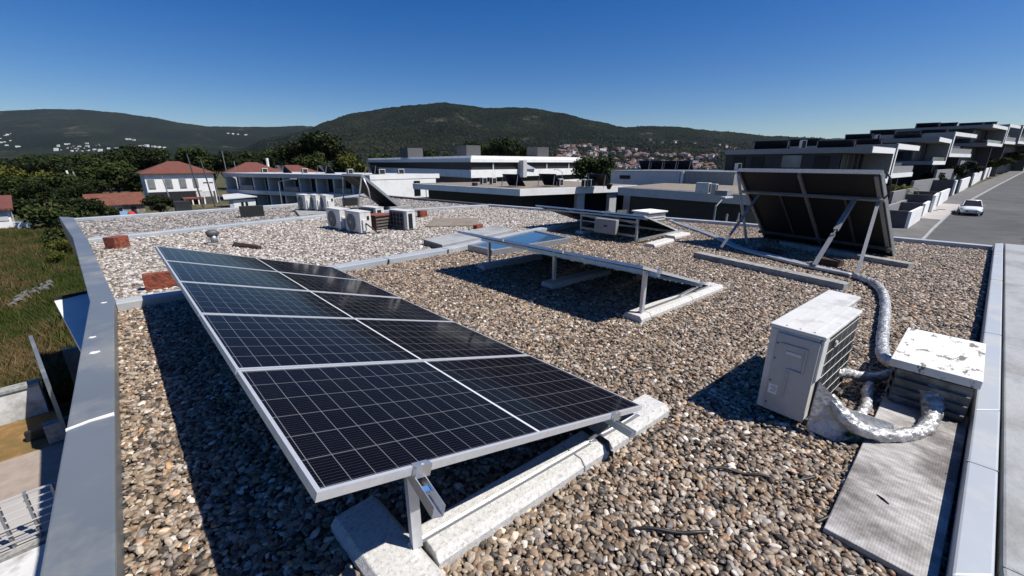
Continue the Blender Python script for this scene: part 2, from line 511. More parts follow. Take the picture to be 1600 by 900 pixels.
# street that climbs away beside the house row
ROW = Vector((1, -.104, 0)).normalized(); ROWN = Vector((.104, 1, 0)).normalized()
def kerb_y(x): return lerp_tab([(10, 1.5), (43, .49), (59.8, -.56), (73.4, -1.9), (102, -5.0), (155, -11), (320, -29.5)], x)
def sheet(name, y0, y1, dz, m, x0=18, x1=300):
    xs = list(np.linspace(x0, x1, 60)); vs = []; fs = []
    for x in xs:
        for yy in (y0, y1): vs.append((x, kerb_y(x) + yy, street_z(x) + dz))
    for i in range(len(xs) - 1): fs.append((2 * i, 2 * i + 1, 2 * i + 3, 2 * i + 2))
    return tag(MB().add(vs, fs).build(name, m), kind='structure')
sheet('street', -9.5, 0, 0, M['asphalt'])
def raised(name, y0, y1, m, x0, x1, h=.13):
    xs = list(np.linspace(x0, x1, 50)); vs = []; fs = []
    for x in xs:
        k = kerb_y(x); z = street_z(x)
        vs += [(x, k + y0, z - .3), (x, k + y0, z + h), (x, k + y1, z + h), (x, k + y1, z - .3)]
    for i in range(len(xs) - 1):
        a = 4 * i
        for q in range(3): fs.append((a + q, a + 4 + q, a + 5 + q, a + 1 + q))
    return tag(MB().add(vs, fs).build(name, m), kind='structure')
raised('kerb', 0.0, .16, M['kerb'], 18, 300)
raised('pavement', .16, 2.3, M['pave'], 18, 53, .128)
raised('pavement', .16, 2.3, M['pavel'], 53, 68, .128)
raised('pavement', .16, 2.3, M['pave'], 68, 300, .128)
raised('pavement', -12.2, -9.5, M['pave'], 18, 300, .128)
def patch(x0, x1, y0, y1, m):
    vs = []; n = 8
    for i in range(n + 1):
        x = x0 + (x1 - x0) * i / n
        vs += [(x, kerb_y(x) + y0 + .12 * sin(i * 2.1), street_z(x) + .004), (x, kerb_y(x) + y1 + .1 * sin(i * 1.3 + 1), street_z(x) + .004)]
    return tag(MB().add(vs, [(2 * i, 2 * i + 1, 2 * i + 3, 2 * i + 2) for i in range(n)]).build('street', m), kind='structure')
M['asphalt_d'] = mat('asphalt_patch', (.05, .05, .05), (.06, .06, .06), .9, scale=1)
patch(44, 47, -4.9, -4.55, M['asphalt_d'])
patch(52, 53.5, -4.3, -3.6, M['asphalt_d'])
patch(60, 63, -6.2, -5.6, M['asphalt_d'])

# ------------------------------------------------------------------ the building whose roof we stand on
bld = thing('apartment_building', 'flat roofed apartment building covered in gravel, in the foreground', 'building', (6, 8, -5.5))
LIN = [(-.42, -.62), (-.31, 2.12), (-.23, 7.3), (-.59, 13.8), (-1.0, 19.5)]
LOUT = [(-.67, -.62), (-.55, 2.35), (-.46, 7.3), (-.84, 14.14), (-1.35, 20.05)]
ROOF = [(-.6, -.55), (2.4, -.45), (13.9, -1.0), (13.8, 4.1), (12.0, 13.9), (11.9, 15.9), (11.3, 21), (11.3, 24.2), (5.9, 20.1), (-1.2, 19.9), (-.7, 14), (-.35, 7.3)]
MB().prism(ROOF, -.4, -.045).build('roof_slab', M['membrane'], bld)
wall_poly = [(-.5, -.5), (2.4, -.5), (13.85, -.98), (13.75, 4.1), (11.95, 13.9), (11.85, 15.9), (11.2, 21), (11.2, 24.1), (5.9, 20.0), (-1.2, 19.9), (-.74, 14.1), (-.38, 7.3)]
MB().prism(wall_poly, -5.6, -.41).build('wall', M['flash'], bld)
def parapet(inner, outer, z1, m, z0=-.42, bev=.012):
    return MB().strip(inner, outer, z0, z1).build('parapet', m, bld, bevel=bev)
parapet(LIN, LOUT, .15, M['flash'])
seam = MB(); seam.prism([(-.289, 3.715), (-.289, 3.76), (-.41, 3.755), (-.524, 3.722), (-.524, 3.697), (-.41, 3.725)], .14, .156)
seam.build('joint_sealant', M['sealant'], bld)
RIN = [(-.42, -.36), (2.27, -.35), (4.15, -.45), (13.8, -.92)]
ROUT = [(-.42, -.485), (2.40, -.48), (4.28, -.58), (13.95, -1.05)]
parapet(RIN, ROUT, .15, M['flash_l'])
for xx in (3.35, 6.3, 9.4, 12.1):
    y = -.35 - (xx - 2.27) * .0495
    MB().bx(xx - .003, xx + .003, y - .128, y, .14, .1525).build('joint', M['grey'], bld)
FIN = [(13.62, -.9), (13.52, 4.1), (11.78, 13.85)]
FOUT = [(13.82, -.9), (13.72, 4.1), (11.98, 13.95)]
parapet(FIN, FOUT, .10, M['flash_l'])
DZ = .10
D1a = [(-.23, 7.14), (2.6, 7.09), (5.0, 7.05), (8.4, 7.55), (13.2, 7.3)]
D1b = [(-.23, 7.40), (2.6, 7.35), (5.0, 7.31), (8.4, 7.80), (13.2, 7.55)]
MB().strip(D1a, D1b, -.1, DZ).build('divider_kerb', M['flash_l'], bld, bevel=.01)
for xx in (.9, 3.55, 4.9): MB().bx(xx - .008, xx + .008, 7.02, 7.40 - (xx * .02), .02, DZ + .004).build('joint', M['grey'], bld)
D2a = [(-.6, 14.0), (5.68, 15.1), (11.85, 13.75)]
D2b = [(-.6, 14.3), (5.68, 15.4), (11.85, 14.05)]
MB().strip(D2a, D2b, -.1, .09).build('divider_kerb', M['flash_l'], bld, bevel=.01)
BIN = [(-1.0, 19.55), (5.86, 19.95), (11.0, 23.9)]
BOUT = [(-1.3, 19.75), (5.8, 20.2), (11.2, 24.2)]
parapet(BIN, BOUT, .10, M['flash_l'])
parapet([(11.78, 13.85), (11.62, 15.9), (11.05, 21.05), (11.02, 24.0)], [(12.0, 13.95), (11.85, 15.95), (11.27, 21.1), (11.25, 24.15)], .10, M['dkgrey'])
# raised cover beside the roof light
cv = MB().prism([(4.98, 7.38), (7.6, 7.85), (7.75, 8.75), (5.05, 8.25)], -.05, .14)
cv.build('shaft_cover', M['membrane'], bld, bevel=.012)
MB().prism([(4.962, 7.42), (4.975, 7.42), (5.042, 8.2), (5.03, 8.2)], -.02, .125).build('cover_flashing', M['dkgrey'], bld)

# neighbouring roof beyond the seam
nb = thing('neighbouring_building', 'adjoining flat roof with pale concrete coping behind the flashed parapet', 'building', (8, -5, -5.5))
MB().prism([(-.4, -.66), (2.5, -.64), (14, -1.20), (14, -7), (-.4, -7)], -5.6, -.02).build('roof_slab', M['membrane'], nb)
MB().strip([(-.4, -.505), (2.5, -.505), (13.95, -1.075)], [(-.4, -.80), (2.5, -.80), (13.95, -1.37)], -.3, .148).build('coping', M['membrane'], nb, bevel=.012)
MB().strip([(13.8, -1.42), (13.8, -7)], [(13.98, -1.42), (13.98, -7)], -.3, .10).build('parapet', M['flash_l'], nb)

# roof light
sk = thing('roof_light', 'rectangular roof light with blue reflecting glass behind the second row of solar panels', 'skylight', (6.6, 6.7, 0))
SKC = [(5.38, 7.0), (5.40, 6.22), (7.75, 6.02), (7.98, 7.40)]
c = Vector((sum(p[0] for p in SKC) / 4, sum(p[1] for p in SKC) / 4))
inn = [tuple(c + (Vector(p) - c) * .9) for p in SKC]
fr = MB()
for i in range(4):
    j = (i + 1) % 4
    fr.prism([SKC[i], SKC[j], inn[j], inn[i]], -.05, .135)
fr.build('frame', M['galv'], sk, bevel=.008)
MB().prism(inn, .05, .112).build('glass_pane', M['skyglass'], sk)

# ------------------------------------------------------------------ gravel (real pebbles)
def pebble_mat(name, stops, seedc):
    m = bpy.data.materials.new(name); m.use_nodes = True
    nt = m.node_tree; p = nt.nodes['Principled BSDF']
    at = nd(nt, 'ShaderNodeAttribute'); at.attribute_type = 'INSTANCER'; at.attribute_name = 'tone'
    c = ramp(nt, at.outputs['Fac'], stops)
    tc = nd(nt, 'ShaderNodeTexCoord')
    ad = nd(nt, 'ShaderNodeVectorMath'); ad.operation = 'MULTIPLY_ADD'
    nt.links.new(at.outputs['Fac'], ad.inputs[0]); ad.inputs[1].default_value = (91, 57, 33)
    nt.links.new(tc.outputs['Object'], ad.inputs[2])
    n = noi(nt, ad.outputs[0], 2.2, 5, .65)
    v = ramp(nt, n, [(.3, .72), (.7, 1.40)])
    c = mixc(nt, 1.0, c, v, 'MULTIPLY')
    vein = ramp(nt, noi(nt, ad.outputs[0], 5.5, 3, .6), [(.60, 0.), (.72, 1.)])
    c = mixc(nt, mth(nt, 'MULTIPLY', vein, .35), c, (.45, .41, .36))
    nt.links.new(c, p.inputs['Base Color'])
    p.inputs['Roughness'].default_value = .55
    p.inputs['Specular IOR Level'].default_value = .45
    return m
GREYS = [(.0, (.022, .018, .015)), (.13, (.058, .047, .037)), (.30, (.148, .108, .074)), (.47, (.245, .175, .110)), (.60, (.31, .258, .20)), (.72, (.175, .095, .048)), (.80, (.40, .335, .262)), (.90, (.13, .113, .10)), (.955, (.64, .58, .50)), (1., (.38, .20, .072))]
PALE = [(.0, (.05, .043, .036)), (.2, (.145, .124, .102)), (.45, (.275, .238, .198)), (.65, (.43, .40, .365)), (.82, (.58, .545, .51)), (.92, (.28, .215, .15)), (1., (.16, .142, .125))]
MIDG = [(.0, (.04, .036, .032)), (.25, (.11, .10, .09)), (.5, (.20, .18, .162)), (.75, (.31, .285, .26)), (.92, (.46, .43, .40)), (1., (.16, .115, .08))]
M['peb1'] = pebble_mat('river_pebbles', GREYS, 1)
M['peb2'] = pebble_mat('pale_pebbles', PALE, 2)
M['peb3'] = pebble_mat('mixed_pebbles', MIDG, 3)
M['bed'] = mat('gravel_bed', (.05, .042, .034), (.025, .021, .018), .95, scale=18, bump=1, bscale=40)

def gn_pebbles(m):
    ng = bpy.data.node_groups.new('pebbles', 'GeometryNodeTree')
    ng.interface.new_socket('Geometry', in_out='INPUT', socket_type='NodeSocketGeometry')
    ng.interface.new_socket('Geometry', in_out='OUTPUT', socket_type='NodeSocketGeometry')
    N = ng.nodes; L = ng.links
    gi = N.new('NodeGroupInput'); go = N.new('NodeGroupOutput')
    jn = N.new('GeometryNodeJoinGeometry')
    for k in range(7):
        ico = N.new('GeometryNodeMeshIcoSphere'); ico.inputs['Radius'].default_value = .5; ico.inputs['Subdivisions'].default_value = 3
        sp = N.new('GeometryNodeSetPosition')
        nz = N.new('ShaderNodeTexNoise'); nz.inputs['Scale'].default_value = 1.5; nz.inputs['Detail'].default_value = 1.5
        pos = N.new('GeometryNodeInputPosition')
        ad = N.new('ShaderNodeVectorMath'); ad.operation = 'ADD'; ad.inputs[1].default_value = (k * 7.3, k * 3.1, k)
        L.new(pos.outputs[0], ad.inputs[0]); L.new(ad.outputs[0], nz.inputs['Vector'])
        sb = N.new('ShaderNodeVectorMath'); sb.operation = 'SUBTRACT'; sb.inputs[1].default_value = (.5, .5, .5)
        L.new(nz.outputs['Color'], sb.inputs[0])
        sc = N.new('ShaderNodeVectorMath'); sc.operation = 'MULTIPLY'; sc.inputs[1].default_value = (.42, .42, .34)
        L.new(sb.outputs[0], sc.inputs[0])
        L.new(ico.outputs[0], sp.inputs['Geometry']); L.new(sc.outputs[0], sp.inputs['Offset'])
        sm = N.new('GeometryNodeSetShadeSmooth'); L.new(sp.outputs[0], sm.inputs[0])
        mt = N.new('GeometryNodeSetMaterial'); mt.inputs['Material'].default_value = m; L.new(sm.outputs[0], mt.inputs[0])
        g2 = N.new('GeometryNodeGeometryToInstance'); L.new(mt.outputs[0], g2.inputs[0])
        L.new(g2.outputs[0], jn.inputs[0])
    ip = N.new('GeometryNodeInstanceOnPoints')
    L.new(gi.outputs[0], ip.inputs['Points']); L.new(jn.outputs[0], ip.inputs['Instance'])
    ip.inputs['Pick Instance'].default_value = True
    for nm, typ, sk in (('pidx', 'INT', 'Instance Index'), ('prot', 'FLOAT_VECTOR', 'Rotation'), ('pscl', 'FLOAT_VECTOR', 'Scale')):
        a = N.new('GeometryNodeInputNamedAttribute'); a.data_type = typ; a.inputs['Name'].default_value = nm
        out = [q for q in a.outputs if q.enabled][0]
        L.new(out, ip.inputs[sk])
    L.new(ip.outputs[0], go.inputs[0])
    return ng

def inside(poly, x, y):
    c = np.zeros(len(x), bool); n = len(poly)
    for i in range(n):
        x1, y1 = poly[i]; x2, y2 = poly[(i + 1) % n]
        if y1 == y2: continue
        k = ((y1 > y) != (y2 > y)) & (x < (x2 - x1) * (y - y1) / (y2 - y1) + x1)
        c ^= k
    return c

def pebble_field(name, polys, m, label, den=1150, size=.043, zsig=.006, tone_pow=1.0):
    X = []; Y = []; SZ = []
    for poly, dn, sz in polys:
        P = np.array(poly); x0, y0 = P.min(0); x1, y1 = P.max(0)
        st = 1 / sqrt(dn)
        gx, gy = np.meshgrid(np.arange(x0, x1, st), np.arange(y0, y1, st))
        x = gx.ravel() + rng.uniform(-.5, .5, gx.size) * st; y = gy.ravel() + rng.uniform(-.5, .5, gx.size) * st
        k = inside(poly, x, y)
        X.append(x[k]); Y.append(y[k]); SZ.append(np.full(k.sum(), sz))
    x = np.concatenate(X); y = np.concatenate(Y); sz = np.concatenate(SZ); n = len(x)
    z = rng.normal(0, zsig, n) - .004
    me = bpy.data.meshes.new(name)
    me.vertices.add(n)
    me.vertices.foreach_set('co', np.stack([x, y, z], 1).ravel().astype(np.float32))
    def att(nm, ty, arr, f):
        a = me.attributes.new(nm, ty, 'POINT'); a.data.foreach_set(f, arr)
    rot = np.stack([rng.normal(0, .28, n), rng.normal(0, .28, n), rng.uniform(0, 2 * pi, n)], 1)
    s = sz * np.exp(np.clip(rng.normal(-.04, .34, n), -.8, .5))
    sc = np.stack([s * 1.15, s * rng.uniform(.65, .95, n), s * rng.uniform(.46, .74, n)], 1)
    att('prot', 'FLOAT_VECTOR', rot.ravel().astype(np.float32), 'vector')
    att('pscl', 'FLOAT_VECTOR', sc.ravel().astype(np.float32), 'vector')
    att('pidx', 'INT', rng.integers(0, 7, n).astype(np.int32), 'value')
    att('tone', 'FLOAT', (rng.uniform(0, 1, n) ** tone_pow).astype(np.float32), 'value')
    me.materials.append(m)
    o = bpy.data.objects.new(name, me); COL.objects.link(o)
    md = o.modifiers.new('pebbles', 'NODES'); md.node_group = gn_pebbles(m)
    tag(o, label, 'gravel', kind='stuff')
    return n
Z1 = [(-.31, -.36), (2.27, -.34), (13.62, -.9), (13.52, 4.1), (12.95, 7.3), (8.4, 7.52), (5, 7.05), (-.23, 7.12), (-.30, 2.1)]
near = [(-.36, -.34), (2.27, -.34), (6.6, -.54), (6.6, 3.5), (3.2, 6.2), (-.25, 6.2), (-.31, 2.1)]
far1 = [(6.6, -.54), (13.62, -.9), (13.52, 4.1), (12.95, 7.3), (8.4, 7.52), (5, 7.05), (-.23, 7.12), (-.25, 6.2), (3.2, 6.2), (6.6, 3.5)]
np1 = pebble_field('gravel', [(near, 2250, .0312), (far1, 1600, .0355)], M['peb1'], 'brown and grey river pebbles covering the near roof bay')
Z2 = [(-.25, 7.40), (5, 7.32), (8.4, 7.82), (12.9, 7.56), (11.8, 13.75), (5.68, 15.08), (-.57, 13.98)]
np2 = pebble_field('gravel', [(Z2, 950, .047)], M['peb2'], 'pale pebbles covering the middle roof bay')
Z3 = [(-.6, 14.3), (5.68, 15.4), (11.8, 14.07), (11.0, 21), (10.9, 23.8), (5.86, 19.9), (-.98, 19.5)]
np3 = pebble_field('gravel', [(Z3, 700, .054)], M['peb3'], 'grey pebbles covering the farthest roof bay')
ZN = [(2.6, -.82), (13.8, -1.39), (13.8, -5), (2.6, -5)]
np4 = pebble_field('gravel', [(ZN, 700, .052)], M['peb3'], 'grey pebbles on the adjoining roof beyond the coping')
MB().prism([(p[0], p[1]) for p in ROOF], -.044, -.016).build('gravel_bed', M['bed'], bld)
print('pebbles', np1, np2, np3, np4)

# ------------------------------------------------------------------ solar panels
TILT = radians(16.88)
def panel_meshes():
    fr = MB(); t = .035; lp = .016
    for x0, x1, y0, y1 in ((0, PW, 0, lp), (0, PW, PH - lp, PH), (0, lp, lp, PH - lp), (PW - lp, PW, lp, PH - lp)):
        fr.bx(x0, x1, y0, y1, -t, 0)
    gl = MB().bx(lp - .002, PW - lp + .002, lp - .002, PH - lp + .002, -.008, -.003)
    bk = MB().bx(lp - .002, PW - lp + .002, lp - .002, PH - lp + .002, -.013, -.009)
    bk.bx(PW / 2 - .06, PW / 2 + .06, .5, .62, -.035, -.012)
    return fr, gl, bk
_fr, _gl, _bk = panel_meshes()
_f0 = _fr.build('panel', M['alu_w']); _g0 = _gl.build('solar_glass', M['cells']); _b0 = _bk.build('backsheet', M['backsheet'])
PM = (_f0.data, _g0.data, _b0.data)
for q in (_f0, _g0, _b0): bpy.data.objects.remove(q)
def solar_array(label, O, n, group, tilt=TILT, rz=0, pitch=1.149):
    a = thing('solar_array', label, 'solar panels', (O[0], O[1], 0), rz, group)
    for k in range(n):
        p = bpy.data.objects.new('panel', PM[0]); COL.objects.link(p); p.parent = a
        p.location = (0, k * pitch, O[2]); p.rotation_euler = (0, tilt + .0012 * ((k * 7) % 3 - 1), 0)
        for nm, me in (('solar_glass', PM[1]), ('backsheet', PM[2])):
            g = bpy.data.objects.new(nm, me); COL.objects.link(g); g.parent = p
    return a
def on_plane(O, xs, ys, dz, tilt=TILT):       # point of the panel plane, pushed dz along its normal
    return Vector((O[0] + xs * cos(tilt) + dz * sin(tilt), O[1] + ys, O[2] - xs * sin(tilt) + dz * cos(tilt)))
def channel(p0, p1, wd, ht, up, th=.004):      # open U profile
    m = MB(); p0 = Vector(p0); p1 = Vector(p1); up = Vector(up)
    d = (p1 - p0).normalized(); s = d.cross(up).normalized()
    m.bar(p0 - up * (ht / 2), p1 - up * (ht / 2), wd, th, 0, up)
    for q in (-1, 1): m.bar(p0 + s * q * wd / 2, p1 + s * q * wd / 2, th, ht, 0, up)
    return m
PN = Vector((sin(TILT), 0, cos(TILT)))
SAG = 'rows of solar panels tilted on the gravel'
O1 = (.2885, 1.2112, .8193)
a1 = solar_array('large solar array of five dark panels with silver frames, nearest the viewer', O1, 5, SAG)
def add_rail(a, O, x0, y0, x1, y1, name='rail'):
    channel(on_plane(O, x0, y0, -.035 - .022), on_plane(O, x1, y1, -.035 - .022), .042, .042, PN).build(name, M['alu'], a)
add_rail(a1, O1, .355, -.20, 1.36, 5.2)
add_rail(a1, O1, 1.85, -.17, 2.2, 1.72)
add_rail(a1, O1, 1.62, 2.0, 1.9, 5.6)
def clamp(a, O, xs, ys):
    m = MB(); P = on_plane(O, xs, ys, 0)
    m.bar(on_plane(O, xs - .035, ys - .012, -.012), on_plane(O, xs + .035, ys - .012, -.012), .022, .05, 0, PN)
    m.bar(on_plane(O, xs - .035, ys, .004), on_plane(O, xs + .035, ys, .004), .04, .005, 0, PN)
    m.cyl(on_plane(O, xs, ys - .004, .004), on_plane(O, xs, ys - .004, .016), .009, 6)
    m.build('clamp', M['alu'], a)
clamp(a1, O1, .395, -.002); clamp(a1, O1, 1.885, -.002)
MB().bar(on_plane(O1, .39, -.06, -.052), on_plane(O1, .384, -.09, -.052), .034, .004, 0, PN).build('sticker', mat('blue_label', (.06, .17, .42), rough=.4), a1)
CD = Vector((.9857, -.1687, 0)); CN = Vector((.1687, .9857, 0))
def post(a, O, base, ztop, wd=.045, m='alu'):
    c = MB().box((base[0], base[1], (base[2] + ztop) / 2), (wd, wd, ztop - base[2]), -.17)
    return c.build('post', M[m], a, bevel=.001)
post(a1, O1, (.725, 1.42, .083), .645, .048, 'alu_w')
MB().bar((.69, 1.425, .088), (2.45, 1.225, .088), .03, .004).bar((.69, 1.438, .094), (2.45, 1.238, .094), .003, .014).build('base_angle', M['alu'], a1)
MB().bar((1.95, 1.30, .10), (2.20, 1.235, .19), .035, .006).build('strut', M['alu'], a1)
for yy in (3.2, 5.2):
    post(a1, O1, (.85 + .12 * (yy - 1.4), yy, .085), .57 - .03 * (yy - 1.4), .045)
    MB().bar((.8 + .12 * (yy - 1.4), yy, .089), (2.45, yy - .2, .089), .045, .006).build('base_angle', M['alu'], a1)

# ballast coping stones
def coping(P, d, L, wd, label, h=.085, rest=0.0, m='conc'):
    d = Vector((d[0], d[1], 0)).normalized(); n = Vector((-d.y, d.x, 0))
    P = Vector((P[0], P[1], rest))
    prof = [(0, -.03), (0, h * .55), (.030, h), (wd - .030, h), (wd, h * .55), (wd, -.03)]
    vs = []
    for s in (0, L):
        for q, z in prof: vs.append(P + d * s + n * q + Vector((0, 0, z)))
    k = len(prof)
    fs = [tuple(range(k)), tuple(range(2 * k - 1, k - 1, -1))] + [(i, i + k, (i + 1) % k + k, (i + 1) % k) for i in range(k)]
    t = MB().add(vs, fs)
    o = t.build('coping_stone', M[m], bevel=.007)
    return tag(o, label, 'concrete block', 'concrete coping stones used as ballast')
coping((.752, 1.17), (-.02, 1), .69, .262, 'speckled corner coping stone running back under the near post of the large array')
B0 = Vector((.62, 1.298, 0)); CD = Vector((.9966, -.083, 0)); CN = Vector((.083, .9966, 0))
def row(s0, s1, lab, wd=.25): coping(B0 + CD * s0, CD, s1 - s0, wd, lab)
row(.14, 1.155, 'long speckled coping stone along the near end of the large solar array')
row(1.162, 1.62, 'speckled coping stone with the black strap under the large solar array')
row(1.627, 2.12, 'last coping stone of the near row, at the low corner of the large solar array')
st = MB(); P = B0 + CD * 1.40
for (q0, z0), (q1, z1) in zip([(-.004, .0), (-.004, .05), (.028, .089), (.22, .089)], [(-.004, .05), (.028, .089), (.22, .089), (.252, .05)]):
    st.bar(P + CN * q0 + Vector((0, 0, z0)), P + CN * q1 + Vector((0, 0, z1)), .05, .005)
tag(st.build('strap', M['rubber']), 'black strap tied around a coping stone of the large solar array', 'strap')
for yy, lb in ((3.05, 'shaded coping stone under the second support of the large solar array'), (5.05, 'shaded coping stone deep under the far support of the large solar array')):
    coping((.8, yy), (1, -.08), 1.75, .25, lb)

# second row
O2 = (4.13, 2.19, .74)
a2 = solar_array('second solar array, seen edge on in the middle of the roof before the roof light', O2, 3, SAG, pitch=1.155)
add_rail(a2, O2, .33, -.05, .62, 3.5); add_rail(a2, O2, 1.7, -.05, 1.9, 3.5)
for P, zt in (((4.40, 2.30, .08), .62), ((4.77, 4.02, .06), .55), ((4.82, 5.63, .06), .53)):
    post(a2, O2, P, zt, .045, 'alu_w')
MB().bar((4.38, 2.33, .09), (6.2, 2.17, .09), .045, .006).build('base_angle', M['alu'], a2)
MB().bar((5.35, 2.26, .10), (6.0, 2.2, .17), .035, .02).build('strut', M['alu'], a2)
clamp(a2, O2, .4, -.002); clamp(a2, O2, 1.8, -.002)
d2 = Vector((1.98, -.16, 0)).normalized()
coping((4.27, 2.22), d2, .2, .26, 'short coping stone at the post foot of the second solar array')
coping((4.475, 2.204), d2, 1.0, .26, 'coping stone in the middle under the near edge of the second solar array')
coping((5.48, 2.124), d2, .9, .26, 'coping stone at the low corner of the second solar array')
coping((4.55, 3.86), (1, -.1), 1.4, .26, 'shaded coping stone under the middle post of the second solar array')
coping((4.55, 5.45), (1, -.1), 1.4, .26, 'shaded coping stone under the far post of the second solar array')

# third row
O3 = (8.80, 4.76, .68)
a3 = solar_array('third solar array standing in front of the far roof edge', O3, 3, SAG, tilt=radians(16.2), pitch=1.149)
add_rail(a3, O3, .12, -.02, .3, 3.2); add_rail(a3, O3, 1.7, -.02, 1.8, 3.2)
for P in ((8.80, 4.92, .03), (9.02, 6.70, .03)):
    post(a3, O3, P, .60, .05, 'galv')
MB().bar((8.80, 4.92, .17), (9.02, 6.70, .17), .05, .05).build('cross_rail', M['galv'], a3)
MB().bar((8.81, 4.92, .50), (9.02, 6.70, .50), .05, .05).build('cross_rail', M['galv'], a3)
MB().bar((8.82, 4.86, .09), (10.7, 4.72, .12), .05, .05).build('base_angle', M['alu'], a3)
coping((8.6, 4.33), (1, .02), 1.0, .26, 'pale coping stone in front of the third solar array')
coping((10.0, 4.52), (1, -.05), .8, .26, 'coping stone at the low corner of the third solar array')
coping((8.9, 6.55), (1, -.05), 1.5, .26, 'shaded coping stone under the far post of the third solar array')
iv = thing('inverter', 'grey inverter box hanging under the third solar array', 'inverter', (8.62, 5.6, .2))
MB().bx(8.58, 8.72, 5.36, 5.98, .17, .53).build('housing', M['grey'], iv, bevel=.02)
MB().bx(8.573, 8.58, 5.6, 5.7, .345, .385).build('display', M['black'], iv)
MB().bx(8.72, 8.80, 5.5, 5.85, .28, .48).build('bracket', M['galv'], iv)

# ------------------------------------------------------------------ solar water collector racks
E1 = Vector((.974, -.225, 0)); E2 = Vector((.225, .974, 0))
def collector(label, T, wd, n, run, rise, E1, E2, group, legs):
    t = thing('solar_collector', label, 'solar collector', (T.x, T.y, 0), 0, group)
    dn = (E1 * run + Vector((0, 0, -rise))); L = dn.length; dn.normalize()
    nrm = dn.cross(E2).normalized()
    if nrm.z < 0: nrm = -nrm
    one = wd / n
    for k in range(n):
        A = T + E2 * (k * one + .015)
        m = MB(); g = MB(); R = Matrix((dn, E2, nrm)).transposed()
        c = A + dn * L / 2 + E2 * (one / 2 - .015)
        m.box(c - nrm * .045, (L, one - .03, .088), 0, 0, R)
        f = m.build('collector_panel', M['backsheet'], t)
        rim = MB()
        rim.box(c - dn * (L / 2 + .006) - nrm * .045, (.012, one - .02, .10), 0, 0, R).box(c + dn * (L / 2 + .006) - nrm * .045, (.012, one - .02, .10), 0, 0, R)
        rim.box(c + E2 * (one / 2 - .008) - nrm * .045, (L, .014, .10), 0, 0, R).box(c - E2 * (one / 2 - .008) - nrm * .045, (L, .014, .10), 0, 0, R)
        rim.build('rim', M['galv'], f)
        g.box(c + nrm * .002, (L - .03, one - .07, .006), 0, 0, R).build('glass', M['pv_far'], f)
    return t, dn, nrm, L
T1 = Vector((9.75, .87, 1.71))
CG = 'tilted solar water collectors on steel legs'
c1, dn, nrm, L1 = collector('two tall dark solar collectors seen from behind on diagonal braces', T1, 2.6, 2, 1.63, 1.64, E1, E2, CG, None)
def bp(q, s, off=.115): return T1 + E2 * q + dn * s - nrm * off
for q in (.06, 1.30, 2.54):
    MB().bar(bp(q, .02), bp(q, 2.14), .05, .05, 0, nrm).build('rafter', M['galv'], c1)
for q in (.62, 1.82):
    MB().bar(bp(q, .6, .10), bp(q, 2.1, .10), .035, .02, 0, nrm).build('rafter', M['dkgrey'], c1)
MB().bar(bp(-.03, .56, .165), bp(2.63, .56, .165), .05, .05, 0, nrm).build('crossbar', M['galv'], c1)
MB().bar(bp(-.02, 1.98, .165), bp(2.6, 1.98, .165), .05, .05, 0, nrm).build('crossbar', M['dkgrey'], c1)
MB().bar(bp(.06, .60, .18), (8.93, .80, .03), .05, .05).build('leg', M['galv'], c1)
MB().bar(bp(2.54, .03, .15), (10.48, 3.02, .03), .05, .05).build('leg', M['galv'], c1)
Pm = bp(.42, .58, .2); Pb = Vector((8.80, 1.40, .09)); Pk = Pm.lerp(Pb, .47)
MB().bar(Pm, Pk, .075, .055).build('brace', M['galv'], c1)
MB().bar(Pm.lerp(Pb, .53), Pb, .06, .05).build('brace', M['galv'], c1)
MB().cyl(Pm.lerp(Pb, .46), Pm.lerp(Pb, .54), .022, 8).build('brace_pin', M['black'], c1)
MB().bar(bp(2.2, .58, .2), (9.30, 3.17, .09), .04, .04).build('brace', M['galv'], c1)
hose = MB(); hp = [bp(-.03, .05, .02) + Vector((0, 0, .02)), bp(-.12, .06, .1), bp(-.15, .16, .2), bp(-.12, .35, .2), bp(-.03, .5, .18)]
hose.tube(hp, .016, 8).build('hose', M['black'], c1, smooth=True)

BALL = Vector((.25, .968, 0))
def ballast(P, d, L, wd, h, label, m='conc_d'):
    d = Vector((d[0], d[1], 0)).normalized(); n = Vector((-d.y, d.x, 0)); P = Vector(P)
    o = MB().prism([tuple((P + x).xy) for x in (Vector((0, 0, 0)), d * L, d * L + n * wd, n * wd)], -.03, h).build('ballast_beam', M[m], bevel=.008)
    return tag(o, label, 'concrete beam', 'long concrete ballast beams')
ballast((7.62, .80, 0), (.25, .968), 2.6, -.20, .11, 'long concrete beam lying in front of the tall collectors with the brace feet on it')
ballast((10.12, .24, 0), (.35, .94), 2.4, -.20, .10, 'concrete beam on the gravel behind the legs of the tall collectors')
for P, d_, lb in (((9.75, 2.35), (.42, .22, .13), 'dark wooden block beneath the left half of the tall collectors'), ((9.45, 1.30), (.40, .24, .14), 'dark wooden block beneath the right half of the tall collectors')):
    o = MB().box((P[0], P[1], d_[2] / 2 - .01), d_, 1.3).build('timber_block', M['wood'], bevel=.006)
    tag(o, lb, 'wooden block', 'timber blocks under the collectors')

